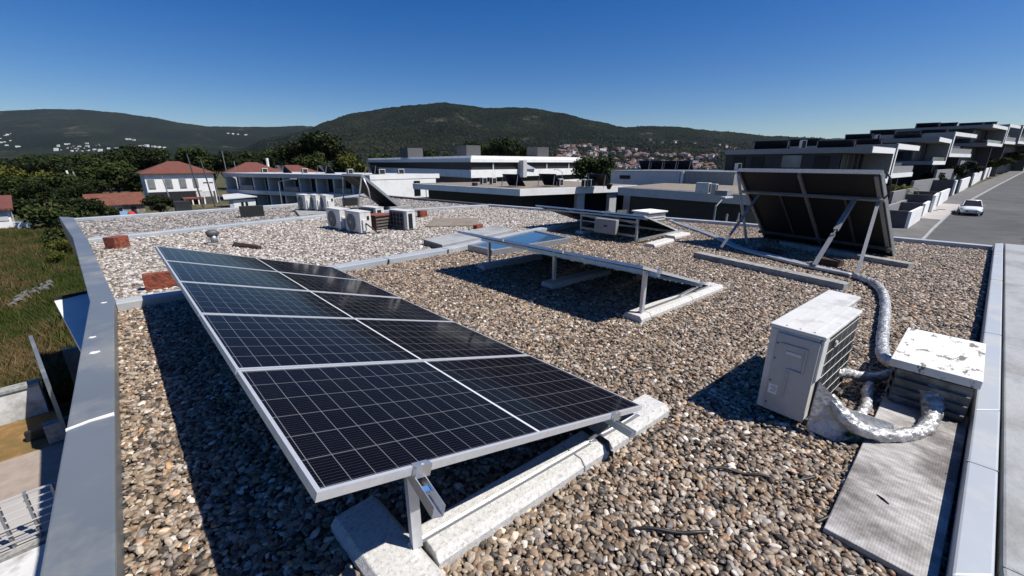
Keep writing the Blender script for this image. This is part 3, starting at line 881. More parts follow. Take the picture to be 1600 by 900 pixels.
# distant collector on the last roof bay
T2 = Vector((6.95, 15.30, 1.42))
F1 = Vector((.995, .10, 0)).normalized(); F2 = Vector((-.10, .995, 0)).normalized()
c2, dn2, nr2, L2 = collector('dark solar collectors seen side on at the far roof end, on thin legs', T2, 1.5, 2, 1.6, 1.30, F1, F2, CG, None)
def bq(q, s, off=.1): return T2 + F2 * q + dn2 * s - nr2 * off
MB().bar(bq(.05, .05), (6.92, 16.0, .02), .04, .04).build('leg', M['alu_w'], c2)
MB().bar(bq(1.45, .05), (6.96, 17.4, .02), .04, .04).build('leg', M['alu_w'], c2)
MB().tube([bq(-.02, .1), bq(-.03, .45, .3), bq(.0, .75, .55), Vector((6.94, 15.75, .62))], .025, 8).build('hose', M['alu_w'], c2, smooth=True)
MB().bar(bq(-.02, 2.02, .12), bq(1.5, 2.02, .12), .05, .05).build('crossbar', M['dkgrey'], c2)
o = MB().bx(8.0, 9.0, 15.42, 15.75, -.03, .14).build('ballast_beam', M['conc_d'], bevel=.01)
tag(o, 'concrete beam under the foot of the far collectors', 'concrete beam', 'long concrete ballast beams')
o = MB().bx(7.35, 7.95, 18.2, 18.5, -.02, .36).build('junction_box', M['black'], bevel=.01)
tag(o, 'black box standing behind the far collectors', 'box', 'dark boxes on the last roof bay')

# ------------------------------------------------------------------ air conditioning units
def grille(nrm_, c, wd, ht, nx, nz, m):
    return m
def fan_unit(label, P, rz, group, W=.82, D=.32, Hh=.60):
    """local frame: fan face at -X, long side along Y, service end at -Y"""
    t = thing('air_conditioner', label, 'air conditioner', P, rz, group)
    b = MB().bx(0, D, 0, W, .045, Hh - .018).build('casing', M['ac'], t, world=False, bevel=.012)
    MB().bx(-.008, D + .008, -.008, W + .008, Hh - .017, Hh).build('lid', M['ac'], t, world=False, bevel=.006)
    g = MB(); cz = Hh * .5; cy = W * .60; R = min(.225, Hh * .4)
    g.disc_ring((-.004, cy, cz), (-1, 0, 0), .0, R, .008, 28)
    gr = g.build('fan_opening', M['coil'], t, world=False)
    r = MB()
    for rr in np.linspace(.05, R, 6): r.disc_ring((-.016, cy, cz), (-1, 0, 0), rr - .004, rr + .003, .006, 28)
    r.cyl((-.012, cy, cz), (-.03, cy, cz), .045, 14)
    for k in range(8):
        an = pi * k / 4
        r.bar((-.014, cy + .04 * cos(an), cz + .04 * sin(an)), (-.014, cy + R * cos(an), cz + R * sin(an)), .006, .006, 0, (1, 0, 0))
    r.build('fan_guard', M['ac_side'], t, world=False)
    MB().bx(.05, .15, -.045, -.001, .10, .40).build('valve_cover', M['ac'], t, world=False, bevel=.01)
    MB().bx(.20, .26, -.012, -.001, Hh - .22, Hh - .12).build('handle', M['coil'], t, world=False)
    MB().bx(D + .001, D + .008, .05, W - .05, .06, Hh - .06).build('coil', M['coil'], t, world=False)
    for y in (.12, W - .12):
        MB().bx(-.01, D + .01, y - .03, y + .03, 0, .044).build('foot', M['ac'], t, world=False)
    return t
ACG = 'white air conditioning units on the roof'
f1 = fan_unit('front unit of the fan pair beside the louvred shaft, its whole round fan visible', (4.62, 10.60, .0), radians(4), ACG)
fan_unit('rear unit of the fan pair beside the louvred shaft, half hidden by the front one', (4.50, 11.62, .0), radians(4), ACG)
o = MB().tube([(4.75, 10.56, .3), (4.85, 10.42, .18), (4.98, 10.40, .05), (5.1, 10.5, .01), (5.3, 10.75, .01)], .018, 6).build('cable', M['black'], smooth=True)
tag(o, 'thin black cable falling from the front fan unit to the gravel', 'cable')
# two units showing the dark coil
def coil_unit(label, P, rz, W=.80, D=.30, Hh=.56):
    t = thing('air_conditioner', label, 'air conditioner', P, rz, ACG)
    MB().bx(.012, D, 0, W, .04, Hh - .018).build('casing', M['ac'], t, world=False, bevel=.01)
    MB().bx(-.008, D + .008, -.008, W + .008, Hh - .017, Hh).build('lid', M['ac'], t, world=False, bevel=.005)
    MB().bx(-.002, .010, .14, W - .02, .06, Hh - .05).build('coil', M['coil'], t, world=False)
    g = MB()
    for k in range(5): g.bx(-.008, -.003, .15 + k * .15, .156 + k * .15, .06, Hh - .05)
    for k in range(4): g.bx(-.008, -.003, .14, W - .02, .12 + k * .12, .126 + k * .12)
    g.build('guard', M['ac_side'], t, world=False)
    MB().bx(.06, .20, -.006, -.001, .06, Hh - .08).build('side_vent', M['coil'], t, world=False)
    for y in (.1, W - .1): MB().bx(0, D, y - .03, y + .03, 0, .039).build('foot', M['ac'], t, world=False)
    return t
coil_unit('unit showing its black coil, right of the louvred shaft', (5.82, 10.30, 0), radians(8))
coil_unit('unit behind the louvred shaft with only its white lid and dark back showing', (5.62, 11.75, 0), radians(8))
lv = thing('louvred_shaft', 'small rusty brown shaft with pale louvre slats between the fan units', 'chimney', (5.45, 11.2, 0), radians(10))
MB().bx(-.26, .26, -.2, .25, 0, .40).build('shaft_body', M['terra'], lv, world=False)
for k in range(4): MB().bx(-.275, .275, -.235, -.201, .045 + k * .085, .085 + k * .085).build('slat', M['pave'], lv, world=False)
MB().bx(-.29, .29, -.24, .28, .401, .43).build('cap', M['terra'], lv, world=False)
# trio on the last bay
for k, (x, y, lb) in enumerate([(5.27, 16.75, 'leftmost unit of the three shaded fan units on the last roof bay'), (5.52, 16.35, 'middle unit of the three shaded fan units on the last roof bay'), (5.74, 15.95, 'rightmost of the three shaded fan units on the last roof bay, white end lit')]):
    fan_unit(lb, (x, y, .10), radians(3), ACG, .8, .30, .58)
o = MB().prism([(4.62, 15.55), (5.72, 15.42), (6.15, 17.5), (5.1, 17.6)], -.03, .10).build('plinth', M['conc_d'], bevel=.01)
tag(o, 'grey concrete plinth under the three far fan units', 'plinth')
# stacked white box near the far edge
ws = thing('louvred_box', 'white louvred box at the far roof edge behind the third solar array', 'vent box', (12.7, 6.7, 0), radians(-12))
MB().bx(-.4, .4, -.3, .3, 0, .30).build('body', M['ac_side'], ws, world=False)
for k in range(3): MB().bx(-.42, .42, -.32, .32, .05 + k * .085, .085 + k * .085).build('slat', M['ac'], ws, world=False)
MB().bx(-.46, .46, -.36, .36, .302, .34).build('lid', M['white'], ws, world=False)

# near unit
nu = thing('air_conditioner', 'large white unit in the foreground with a shaded end panel and black coil side', 'air conditioner', (3.25, .37, 0), radians(-5.5), ACG)
UW, UD, UH = .90, .325, .73
MB().bx(0, UW, .02, UD, .05, UH - .03).build('casing', M['ac'], nu, world=False, bevel=.012)
lid = MB().prism([(-.012, -.012), (UW - .05, -.012), (UW - .03, .09), (UW + .37, .09), (UW + .40, UD + .012), (-.012, UD + .012)], UH - .029, UH)
lid.build('lid', M['ac'], nu, world=False, bevel=.008)
rb = MB()
for k in range(3): rb.bx(.02, UW - .05, .06 + k * .085, .072 + k * .085, UH + .0005, UH + .006)
rb.build('lid_rib', M['ac'], nu, world=False, bevel=.002)
MB().bx(UW - .1, UW + .36, .11, UD, .05, UH - .03).build('fan_housing', M['ac'], nu, world=False, bevel=.012)
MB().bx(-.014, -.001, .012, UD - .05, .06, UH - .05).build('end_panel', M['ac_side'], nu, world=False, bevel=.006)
rd = MB(); rd.bx(-.024, -.0145, .07, .235, .60, .612).bx(-.024, -.0145, .07, .082, .42, .60).bx(-.024, -.0145, .082, .17, .42, .432).bx(-.022, -.0145, .158, .17, .20, .42)
rd.build('handle_recess', M['ac_side'], nu, world=False, bevel=.003)
MB().bx(-.020, -.0145, .10, .20, .535, .56).build('pressed_badge', M['ac'], nu, world=False, bevel=.003)
MB().bx(-.0165, -.0145, .205, .262, .20, .275).build('rating_plate', M['white'], nu, world=False)
pl = MB()
for k in range(5): pl.bx(-.0172, -.0166, .21, .25 - .006 * (k % 3), .215 + k * .011, .2185 + k * .011)
pl.build('plate_text', M['dkgrey'], nu, world=False)
for z in (.12, .3, .48, .6): MB().cyl((-.019, UD - .065, z), (-.0145, UD - .065, z), .006, 8).build('screw', M['dkgrey'], nu, world=False)
MB().bx(.12, UW - .02, .006, .018, .07, UH - .06).build('coil', M['coil'], nu, world=False)
g = MB()
for k in range(7): g.bx(.12, UW - .02, -.002, .001, .10 + k * .093, .1028 + k * .093)
for k in range(6): g.bx(.16 + k * .14, .162 + k * .14, .0, .002, .07, UH - .06)
g.build('coil_guard', M['ac'], nu, world=False)
MB().bx(.005, .115, -.004, .019, .38, UH - .035).build('corner_post', M['ac'], nu, world=False, bevel=.008)
MB().cyl((.30, -.012, .60), (.30, -.001, .60), .022, 10).build('knob', M['ac'], nu, world=False)
for x in (.12, UW - .12): MB().bx(x - .04, x + .04, -.01, UD + .01, -.02, .049).build('foot', M['dkgrey'], nu, world=False)
# foil clad elbow plate at the valve end
def tpath(pts, n=14):
    pts = [Vector(p) for p in pts]; out = []
    for i in range(len(pts) - 1):
        p0 = pts[max(i - 1, 0)]; p1 = pts[i]; p2 = pts[i + 1]; p3 = pts[min(i + 2, len(pts) - 1)]
        for k in range(n):
            t = k / n
            out.append(.5 * ((2 * p1) + (p2 - p0) * t + (2 * p0 - 5 * p1 + 4 * p2 - p3) * t * t + (3 * p1 - p0 - 3 * p2 + p3) * t ** 3))
    return out + [pts[-1]]
def foil(name, pts, r, label, cat='foil pipe', cr=.30, n=22):
    p = tpath(pts, n)
    rr = [np.interp(i / (len(p) - 1), np.linspace(0, 1, len(r)), r) for i in range(len(p))] if hasattr(r, '__len__') else r
    o = MB().tube(p, rr, 22, 0, cr).build(name, M['foil'], smooth=True)
    return tag(o, label, cat, 'foil wrapped pipes around the near air conditioner')
foil('foil_duct', [(4.20, -.22, .20), (4.13, -.235, .13), (3.97, -.25, .075), (3.72, -.21, .06), (3.50, -.08, .065), (3.37, .06, .10), (3.31, .18, .18), (3.31, .28, .30)], [.088, .07, .05, .043, .044, .046, .05, .03], 'thick foil duct curving over the ribbed sheet from the vent box to the near unit')
shield = MB().add([(3.215, .355, .05), (3.225, .345, .42), (3.33, .20, .24), (3.56, -.06, .13), (3.54, -.09, .0), (3.27, .20, .0)], [(0, 1, 2, 5), (5, 2, 3, 4)])
so_ = shield.build('foil_shield', M['foil']); sm = so_.modifiers.new('thickness', 'SOLIDIFY'); sm.thickness = .012
tag(so_, 'flat foil covered flap standing against the corner of the near unit', 'foil flap')
foil('foil_pipe', [(8.62, .80, .05), (8.25, .52, .06), (7.7, .36, .06), (7.0, .27, .06), (6.1, .20, .06), (5.4, .15, .06), (5.0, .10, .07), (4.75, .02, .12), (4.62, -.06, .2)], .052, 'long foil pipe running from the tall collectors along the gravel to the vent box', cr=.30, n=22)
foil('foil_pipe', [(3.95, .33, .22), (4.2, .26, .14), (4.38, .13, .08), (4.55, .02, .10)], .04, 'short foil pipe between the coil side of the near unit and the vent box')
foil('foil_pipe', [(4.28, .13, .06), (4.12, .12, .05), (3.85, .10, .045), (3.62, .13, .05), (3.5, .19, .07)], .035, 'thin foil pipe looping over the gravel behind the flap')
for k, off in enumerate((0, .07, .15)):
    p = tpath([(13.2 - k * .1, 6.2, .03), (12.43 + off * .4, 5.57 - off, .03), (11.0 + off * .3, 4.05 - off, .035), (9.78 + off * .5, 3.05 - off, .04), (9.2 + off, 2.2, .05 + .01 * k), (8.85 + off, 1.5, .05), (8.64 + off * .5, .86, .05)], 12)
    o = MB().tube(p, .030 - .004 * k, 8, 0, .1).build('pipe', M['flash_l'], smooth=True)
    tag(o, ['front grey insulated pipe of the bundle running to the tall collectors', 'middle grey insulated pipe of the bundle running to the tall collectors', 'rear grey insulated pipe of the bundle running to the tall collectors'][k], 'pipe', 'grey pipes across the gravel')

# vent box
vb = thing('vent_box', 'square vent box with dark louvres and flaking white lid against the flashed parapet', 'vent box', (4.55, -.22, 0), radians(-2.5))
MB().bx(-.42, .42, -.215, .20, .0, .33).build('body', M['louvre'], vb, world=False)
for k in range(4): MB().box((-.432, -.008, .07 + k * .075), (.012, .40, .062), 0, 0, Matrix.Rotation(radians(-24), 3, 'Y')).build('louvre', M['louvre'], vb, world=False)
for k in range(4): MB().box((0, .212, .07 + k * .075), (.80, .012, .062), 0, 0, Matrix.Rotation(radians(-24), 3, 'X')).build('louvre', M['louvre'], vb, world=False)
MB().bx(-.47, .47, -.235, .245, .335, .40).build('lid', M['flaky'], vb, world=False, bevel=.006)

# ribbed bitumen sheet
bs = MB().prism([(-.98, -.215), (.98, -.235), (.98, .235), (-.98, .20)], 0, .035).build('ribbed_sheet', M['bitumen'], bevel=.006)
bs.location = (3.28, -.165, .005); bs.rotation_euler = (0, 0, radians(-3.0))
tag(bs, 'weathered grey ribbed sheet lying on the gravel beside the flashed parapet', 'sheet')
bits = [((2.75, -.13), .07, .9, 'dark twig lying on the near end of the ribbed sheet')]
for (x, y), L, an, lb in bits:
    o = MB().tube([(x, y, .043), (x + L * .5 * cos(an), y + L * .5 * sin(an), .046), (x + L * cos(an), y + L * sin(an), .043)], [.003, .005, .002], 6).build('debris', M['wood'])
    tag(o, lb, 'debris')

# debris strips, cables and weeds in the gravel
for pts, lb in ([[(2.30, .70, .0), (2.40, .63, .024), (2.46, .52, .012), (2.52, .42, .024), (2.58, .32, .004), (2.75, .2, .015)], 'leafy debris strip half buried in the gravel between the solar array and the ribbed sheet'],
                [[(1.58, .82, -.01), (1.67, .72, .022), (1.76, .60, .018), (1.84, .52, .024), (1.95, .46, -.01)], 'short leafy debris strip half buried in the gravel near the bottom of the view'],
                [[(2.35, .12, .02), (2.5, .05, .03), (2.62, -.02, .02)], 'dark cable end by the corner of the ribbed sheet']):
    o = MB().tube(tpath(pts, 8), .009, 8).build('cable', M['black'], smooth=True); tag(o, lb, 'cable', 'black cables in the gravel')  # first two are leafy debris strips shaped as cables
wd = MB()
for k in range(16):
    x, y = 3.38 + random.uniform(-.07, .16), .13 + random.uniform(-.10, .10); an = random.uniform(0, 6.3); l = random.uniform(.05, .10)
    d = Vector((cos(an), sin(an), 0)); n = Vector((-d.y, d.x, 0)); b = Vector((x, y, .02))
    wd.add([b, b + d * l * .5 + n * l * .3 + Vector((0, 0, .05)), b + d * l + Vector((0, 0, .04)), b + d * l * .5 - n * l * .3 + Vector((0, 0, .05))], [(0, 1, 2, 3)])
tag(wd.build('weed', M['leafgreen']), 'small green weed growing under the corner of the near unit', 'weed')

# ------------------------------------------------------------------ small things on the roof
def block(name, P, d, rz, m, label, cat, group=None, bev=.008):
    o = MB().box((0, 0, d[2] / 2), d).build(name, M[m], bevel=bev); o.location = (P[0], P[1], P[2] if len(P) > 2 else -.005); o.rotation_euler = (0, 0, rz)
    return tag(o, label, cat, group)
BG = 'red bricks on the gravel'
block('brick', (-.10, 12.72), (.34, .26, .27), .75, 'brick', 'upright red brick near the far end of the flashed parapet', 'brick', BG)
block('brick', (.36, 8.02), (.52, .12, .26), -.06, 'brick', 'wide red brick behind the large solar array, beside the divider kerb', 'brick', BG)
block('brick', (7.50, 13.20), (.26, .22, .24), .2, 'brick', 'left one of two red bricks near the far collectors', 'brick', BG)
block('brick', (7.82, 12.72), (.28, .24, .24), -.1, 'brick', 'right one of two red bricks near the far collectors', 'brick', BG)
block('brick', (7.55, 9.30), (.34, .14, .13), .35, 'brick', 'flat red brick between the rusty sheet and the shaft cover', 'brick', BG)
block('brick', (.40, 1.50), (.13, .08, .07), .4, 'mat', 'broken brown brick against the near corner coping stone', 'brick', BG)
block('dark_box', (1.92, 20.1), (.50, .35, .46), 0, 'black', 'small black box on the far roof edge, left one of two', 'box', 'dark boxes on the last roof bay')
block('dark_box', (3.5, 16.9), (.72, .16, .40), -.12, 'black', 'flat black box standing on the last roof bay, right one of two', 'box', 'dark boxes on the last roof bay')
block('rusty_sheet', (7.75, 10.75), (1.55, 1.75, .05), -.72, 'mat', 'flat brown rusty sheet on the pale gravel', 'sheet')
lg = MB().tube([(1.83, 11.05, .04), (2.0, 10.72, .05), (2.16, 10.32, .035)], [.06, .07, .05], 8, 0, .5).build('log', M['wood']); tag(lg, 'short dark log lying on the pale gravel', 'log')
vp = thing('vent_pipe', 'short grey vent pipe with a round cowl on the pale gravel', 'vent pipe', (1.56, 11.75, 0))
vp.scale = (.72, .72, .72)
MB().box((0, 0, .03), (.42, .36, .06)).build('base', M['conc_d'], vp, world=False, bevel=.01)
MB().cyl((0, 0, .05), (0, 0, .30), .11, 16, 0, .095).build('pipe', M['galv'], vp, world=False, smooth=True)
MB().tube([(-.17, .02, .33), (-.08, 0, .36), (.05, 0, .36), (.12, 0, .30)], [.10, .12, .12, .10], 14).build('cowl', M['dkgrey'], vp, world=False, smooth=True)
for (x, y, s, lb) in ((-.40, 5.2, .035, 'larger white dropping on the near parapet flashing'), (-.42, 5.7, .026, 'small white dropping farther along the near parapet flashing'), (-.33, 7.1, .028, 'white dropping at the kink of the parapet flashing')):
    vs = [(x + s * (1 + .4 * sin(k * 2.3)) * cos(k * pi / 5), y + s * .8 * (1 + .4 * cos(k * 1.7)) * sin(k * pi / 5)) for k in range(10)]
    tag(MB().prism(vs, .15, .1535).build('dropping', M['sealant']), lb, 'bird dropping', 'bird droppings on the parapet')
pp = MB().cyl((13.66, 4.62, .1), (13.66, 4.62, .32), .03, 10).build('pipe_stub', M['galv']); tag(pp, 'short pipe stub on the far parapet', 'pipe')
yc = thing('antenna_stub', 'short yellow based stub on the far parapet', 'pipe', (13.7, 4.3, .1))
MB().cyl((0, 0, 0), (0, 0, .07), .05, 10).build('base', M['yellow'], yc, world=False); MB().cyl((0, 0, .07), (0, 0, .28), .022, 8).build('stem', M['galv'], yc, world=False)

# ------------------------------------------------------------------ buildings around
def V2(p): return Vector((p[0], p[1]))
def inset(poly, d):
    n = len(poly); a = sum(poly[i][0] * poly[(i + 1) % n][1] - poly[(i + 1) % n][0] * poly[i][1] for i in range(n))
    if a < 0: poly = poly[::-1]
    out = []
    for i in range(n):
        p0, p1, p2 = V2(poly[i - 1]), V2(poly[i]), V2(poly[(i + 1) % n])
        e1 = (p1 - p0).normalized(); e2 = (p2 - p1).normalized()
        n1 = Vector((-e1.y, e1.x)); n2 = Vector((-e2.y, e2.x))
        k = (n1 + n2); k = k / max(.3, k.dot(n1))
        out.append(tuple(p1 + k * d))
    return out
def layer(t, name, poly, z0, z1, m, bev=0): return MB().prism(poly, z0, z1).build(name, M[m], t, bevel=bev)

def roof_collector(label, P, rz, wd=2.2, ln=1.8, ht=1.2, group='solar collectors on the neighbouring roofs', parent=None):
    t = thing('solar_collector', label, 'solar collector', P, rz, group)
    m = MB(); c, s = cos(.7), sin(.7)
    R = Matrix.Rotation(.75, 3, 'Y')
    m.box((0, 0, ht * .55), (ln, wd, .09), 0, 0, R); m.build('collector_panel', M['pv_far'], t, world=False)
    for y in (-wd / 2 + .1, wd / 2 - .1):
        MB().bar((-ln * .36, y, ht * .55 + ln * .33), (-ln * .55, y, 0), .05, .05).build('leg', M['galv'], t, world=False)
    return t
def far_ac(label, P, rz, s=1.0):
    t = thing('air_conditioner', label, 'air conditioner', P, rz, 'air conditioners on the neighbouring roofs')
    MB().bx(-.42 * s, .42 * s, -.17 * s, .17 * s, .03, .68 * s).build('casing', M['ac'], t, world=False)
    MB().bx(-.36 * s, .36 * s, -.178 * s, -.171 * s, .08 * s, .62 * s).build('coil', M['coil'], t, world=False)
    MB().bx(-.428 * s, -.421 * s, -.13 * s, .13 * s, .08 * s, .62 * s).build('coil', M['coil'], t, world=False)
    return t

# white office block
ob = thing('office_block', 'long white three storey block with dark ribbon windows in the middle distance', 'building', (60, 85, -6))
OC = [(46.7, 59.1), (82.5, 61.0), (90, 121), (55.5, 119)]
def ring(z0, z1, name, m, d=0.0): layer(ob, name, inset(OC, d) if d else OC, z0, z1, m)
ring(2.55, 3.04, 'roof_slab', 'white', .6); ring(1.93, 2.548, 'roof_band', 'white')
ring(.62, 1.928, 'ribbon_window', 'vdark', .5); ring(-.74, .618, 'floor_band', 'white')
ring(-1.85, -.742, 'ribbon_window', 'glass', .6); ring(-3.3, -1.852, 'floor_band', 'white', .1); ring(-6.5, -3.302, 'ground_floor', 'vdark', .7)
for k in range(9):
    f = k / 9.0
    p = V2(OC[0]).lerp(V2(OC[1]), f + .05)
    if k % 2: MB().bx(p.x - .12, p.x + .12, p.y + .28, p.y + .45, .619, 1.927).build('mullion', M['whitegrey'], ob)
MB().bx(59.3, 60.3, 58.6, 60.2, -.9, 2.3).build('fin_wall', M['whitegrey'], ob)
MB().add([(60.35, 59.6, .63), (64.0, 59.6, .63), (60.35, 59.6, 1.9), (60.35, 60.2, .63), (64.0, 60.2, .63), (60.35, 60.2, 1.9)], [(0, 1, 2), (5, 4, 3), (0, 3, 4, 1), (1, 4, 5, 2), (2, 5, 3, 0)]).build('fin_wall', M['whitegrey'], ob)
MB().bx(81.9, 82.7, 60.5, 61.4, -3, 2.54).build('end_post', M['white'], ob)
for k, (px, D, s, lb) in enumerate([(644, 102, 5.0, 'dark plant box on the office block roof, left one of three'), (733, 86, 4.4, 'dark plant box on the office block roof, tallest and in the middle of three'), (840, 96, 4.6, 'dark plant box on the office block roof, right one of three')]):
    P = pol(px, D)
    MB().box((P.x, P.y, 4.05), (s * .8, s * .7, 2.1), 0).build('plant_box', M['dkgrey'], ob, label=lb)

# terraced flats
fl = thing('terraced_flats', 'long two storey row of grey flats with balconies and a white lit end wall', 'building', (28, 70, -5.5))
R0 = pol(575, 58.5); L0 = pol(345, 72); E0 = pol(685, 66)
dv = (Vector((L0.x, L0.y)) - Vector((R0.x, R0.y))); LL = dv.length; dv.normalize()
ev = (Vector((E0.x, E0.y)) - Vector((R0.x, R0.y))); EL = ev.length; ev.normalize()
FP = [tuple(R0.xy), tuple(E0.xy), tuple(E0.xy + dv * LL), tuple(L0.xy)]
layer(fl, 'roof_slab', FP, -.42, .2, 'whitegrey')
nrmF = Vector((dv.y, -dv.x)); nrmF = nrmF if nrmF.dot(ev) > 0 else -nrmF
back = [tuple(R0.xy + nrmF * 1.8), tuple(E0.xy + nrmF * .0), tuple(E0.xy + dv * LL), tuple(L0.xy + nrmF * 1.8)]
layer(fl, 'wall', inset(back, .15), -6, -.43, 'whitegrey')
layer(fl, 'floor_slab', FP, -3.1, -2.5, 'whitegrey')
def ex(p, z): return (p[0], p[1], z)
nb_ = 9
for k in range(nb_ + 1):
    p = R0.xy + dv * (LL * k / nb_)
    if k: MB().bar(ex(p + nrmF * .25, -2.9), ex(p + nrmF * 1.9, -2.9), .3, 5.0).build('partition', M['whitegrey'], fl)
for k in range(nb_):
    for z0, z1 in ((-2.48, -.45), (-5.4, -3.12)):
        a = R0.xy + dv * (LL * (k + .34) / nb_) + nrmF * 1.92; b = R0.xy + dv * (LL * (k + .80) / nb_) + nrmF * 1.92
        MB().bar(ex(a, (z0 + z1) / 2), ex(b, (z0 + z1) / 2), .16, z1 - z0 - .1).build('window', M['glass'], fl)
    a = R0.xy + dv * (LL * (k + .05) / nb_) + nrmF * .12; b = R0.xy + dv * (LL * (k + .95) / nb_) + nrmF * .12
    if k % 3 == 1: MB().bar(ex(a, -2.1), ex(b, -2.1), .04, .75).build('balcony_rail', M['paleglass'], fl)
eo = Vector((ev.y, -ev.x)); eo = eo if eo.dot(Vector((0, -1))) > 0 else -eo
def eb(s0, s1, z0, z1, off, th=.12):
    a = R0.xy + ev * (EL * s0) + eo * off; b = R0.xy + ev * (EL * s1) + eo * off
    return MB().bar(ex(a, (z0 + z1) / 2), ex(b, (z0 + z1) / 2), th, z1 - z0)
eb(0, 1, -.42, .24, .05).build('roof_band', M['white'], fl)
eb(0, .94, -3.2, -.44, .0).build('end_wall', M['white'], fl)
eb(.60, .69, -2.9, -.75, .07).build('window', M['glass'], fl)
eb(.955, 1.0, -2.4, -.5, .03).build('window', M['glass'], fl)
eb(.0, .88, -6, -3.25, -.5).build('wall', M['vdark'], fl)
for k in range(6):
    p = R0.xy + dv * (LL * (.06 + .15 * k)) + nrmF * 3.2
    (roof_collector if k % 2 == 0 else lambda lb, P, rz: far_ac(lb, P, rz, 1.1))(
        ['collector on the flats roof nearest its right corner', 'white air conditioner on the flats roof, first from its right corner', 'collector in the middle of the flats roof', 'white air conditioner in the middle of the flats roof', 'collector on the flats roof towards its left end', 'leftmost white air conditioner on the flats roof'][k], (p.x, p.y, .2), .3)
for k, s in enumerate((.25, .52)):
    p = R0.xy + ev * (EL * s) - eo * 2.0
    far_ac(['white air conditioner above the lit end wall of the flats, left one', 'white air conditioner above the lit end wall of the flats, right one'][k], (p.x, p.y, .2), 0, 1.1)

# flat roofed house in front of the office block
hc = thing('flat_roofed_house', 'flat roofed house with white fascia and dark glazed front just beyond the roof edge', 'building', (32, 30, -5))
HC = [(26.8, 26.9), (40.5, 22.9), (44, 36.5), (25.4, 43)]
layer(hc, 'roof_slab', HC, -1.05, -.44, 'white')
layer(hc, 'roof_gravel', inset(HC, .3), -.46, -.405, 'mat')
layer(hc, 'glazed_front', inset(HC, 1.0), -5.6, -1.06, 'glass')
d_ = (V2(HC[1]) - V2(HC[0])).normalized()
for s in (7.2, 11.3):
    p = V2(HC[0]) + d_ * s
    MB().box((p.x, p.y + .55, -3.3), (.9, .5, 4.45), atan2(d_.y, d_.x)).build('column', M['whitegrey'], hc)
for s0, s1 in ((8.7, 11), (11.9, 13.3)):
    a = V2(HC[0]) + d_ * s0; b = V2(HC[0]) + d_ * s1
    MB().bar((a.x, a.y + .3, -3.4), (b.x, b.y + .3, -3.4), .03, .9).build('balustrade', M['paleglass'], hc)
for (px, D, f, lb) in [(755, 46, 'a', 'left white air conditioner of the pair on the flat roofed house'), (770, 46, 'a', 'right white air conditioner of the pair on the flat roofed house'), (803, 41, 'c', 'left dark collector on the flat roofed house'), (860, 42, 'c', 'middle dark collector on the flat roofed house'), (876, 42, 'a', 'white air conditioner beside the middle collector of the flat roofed house'), (915, 41, 'a', 'air conditioner near the right end of the flat roofed house'), (925, 41, 'a', 'air conditioner next to the right collector of the flat roofed house'), (938, 41, 'c', 'right dark collector on the flat roofed house')]:
    P = pol(px, D)
    (far_ac(lb, (P.x, P.y, -.4), .3, 1.05) if f == 'a' else roof_collector(lb, (P.x, P.y, -.4), .2, 1.9, 1.6, 1.15))
P = pol(954, 37); o = MB().cyl((P.x, P.y, -.4), (P.x, P.y, .05), .12, 12, 0, .32).build('planter', M['black']); tag(o, 'dark round pot on the edge of the flat roofed house', 'pot')
P = pol(741, 43); o = MB().cyl((P.x, P.y, -.4), (P.x, P.y, -.1), .3, 12).build('roof_vent', M['black']); tag(o, 'low black vent on the flat roofed house, left of the air conditioners', 'vent')

# house with the grey fascia
hg = thing('grey_fascia_house', 'flat roofed house with grey fascia and black openings behind the far roof edge', 'building', (36, 15, -5))
HG = [(33.2, 20.8), (31.5, 9.0), (43.3, 8.4), (43.3, 21.6)]
layer(hg, 'roof_slab', HG, -.95, -.27, 'whitegrey')
layer(hg, 'roof_gravel', inset(HG, .25), -.30, -.235, 'mat')
layer(hg, 'dark_front', inset(HG, .9), -5.6, -.96, 'vdark')
P = pol(1104, 29.5); far_ac('white air conditioner on the grey fascia house, dark fan facing the roof', (P.x, P.y, -.235), 1.5, 1.1)
P = pol(1117, 30); far_ac('narrower white air conditioner on the grey fascia house', (P.x, P.y, -.235), 1.5, .95)
P = pol(1138, 28.5); o = MB().box((P.x, P.y, -.1), (1.1, .8, .32)).build('roof_hatch', M['grey']); tag(o, 'low grey hatch on the grey fascia house', 'hatch')

# tall plain walls behind
for poly, zt, lb, wx in (([(44.2, 28.8), (46.2, 21.2), (56, 22), (56, 29)], .95, 'plain blue grey house wall with one small dark window', True), ([(46.6, 21.0), (44.4, 14.9), (56, 14.4), (56, 21)], .98, 'plain grey house wall with a white corner strip', False)):
    t = thing('plain_house', lb, 'building', (50, (poly[0][1] + poly[1][1]) / 2, -5))
    layer(t, 'wall', poly, -5.6, zt - .1, 'whitegrey' if wx else 'grey'); layer(t, 'coping', inset(poly, -.05), zt - .098, zt, 'galv')
    a, b = V2(poly[0]), V2(poly[1])
    if wx:
        c0 = a.lerp(b, .14); c1 = a.lerp(b, .30); e = (b - a).normalized(); n_ = Vector((e.y, -e.x)) ; n_ = n_ if n_.x < 0 else -n_
        MB().bar(ex(c0 + n_ * .03, .2), ex(c1 + n_ * .03, .2), .1, .42).build('window', M['glass'], t)
    else:
        MB().bx(46.3, 46.85, 20.85, 21.15, -3, .96).build('corner_strip', M['white'], t)
    for k in range(4):
        P = V2(poly[0]).lerp(V2(poly[1]), .2 + .2 * k)
        if wx: roof_collector(['collector on the blue grey house, first from the left', 'collector on the blue grey house, second from the left', 'collector on the blue grey house, third from the left', 'collector on the blue grey house, rightmost'][k], (P.x + 5, P.y, zt), .1, 1.6, 1.5, 1.1)
        elif k == 0: far_ac('white air conditioner on the plain grey house roof', (P.x + 3, P.y - 3.5, zt), .6, 1.2)

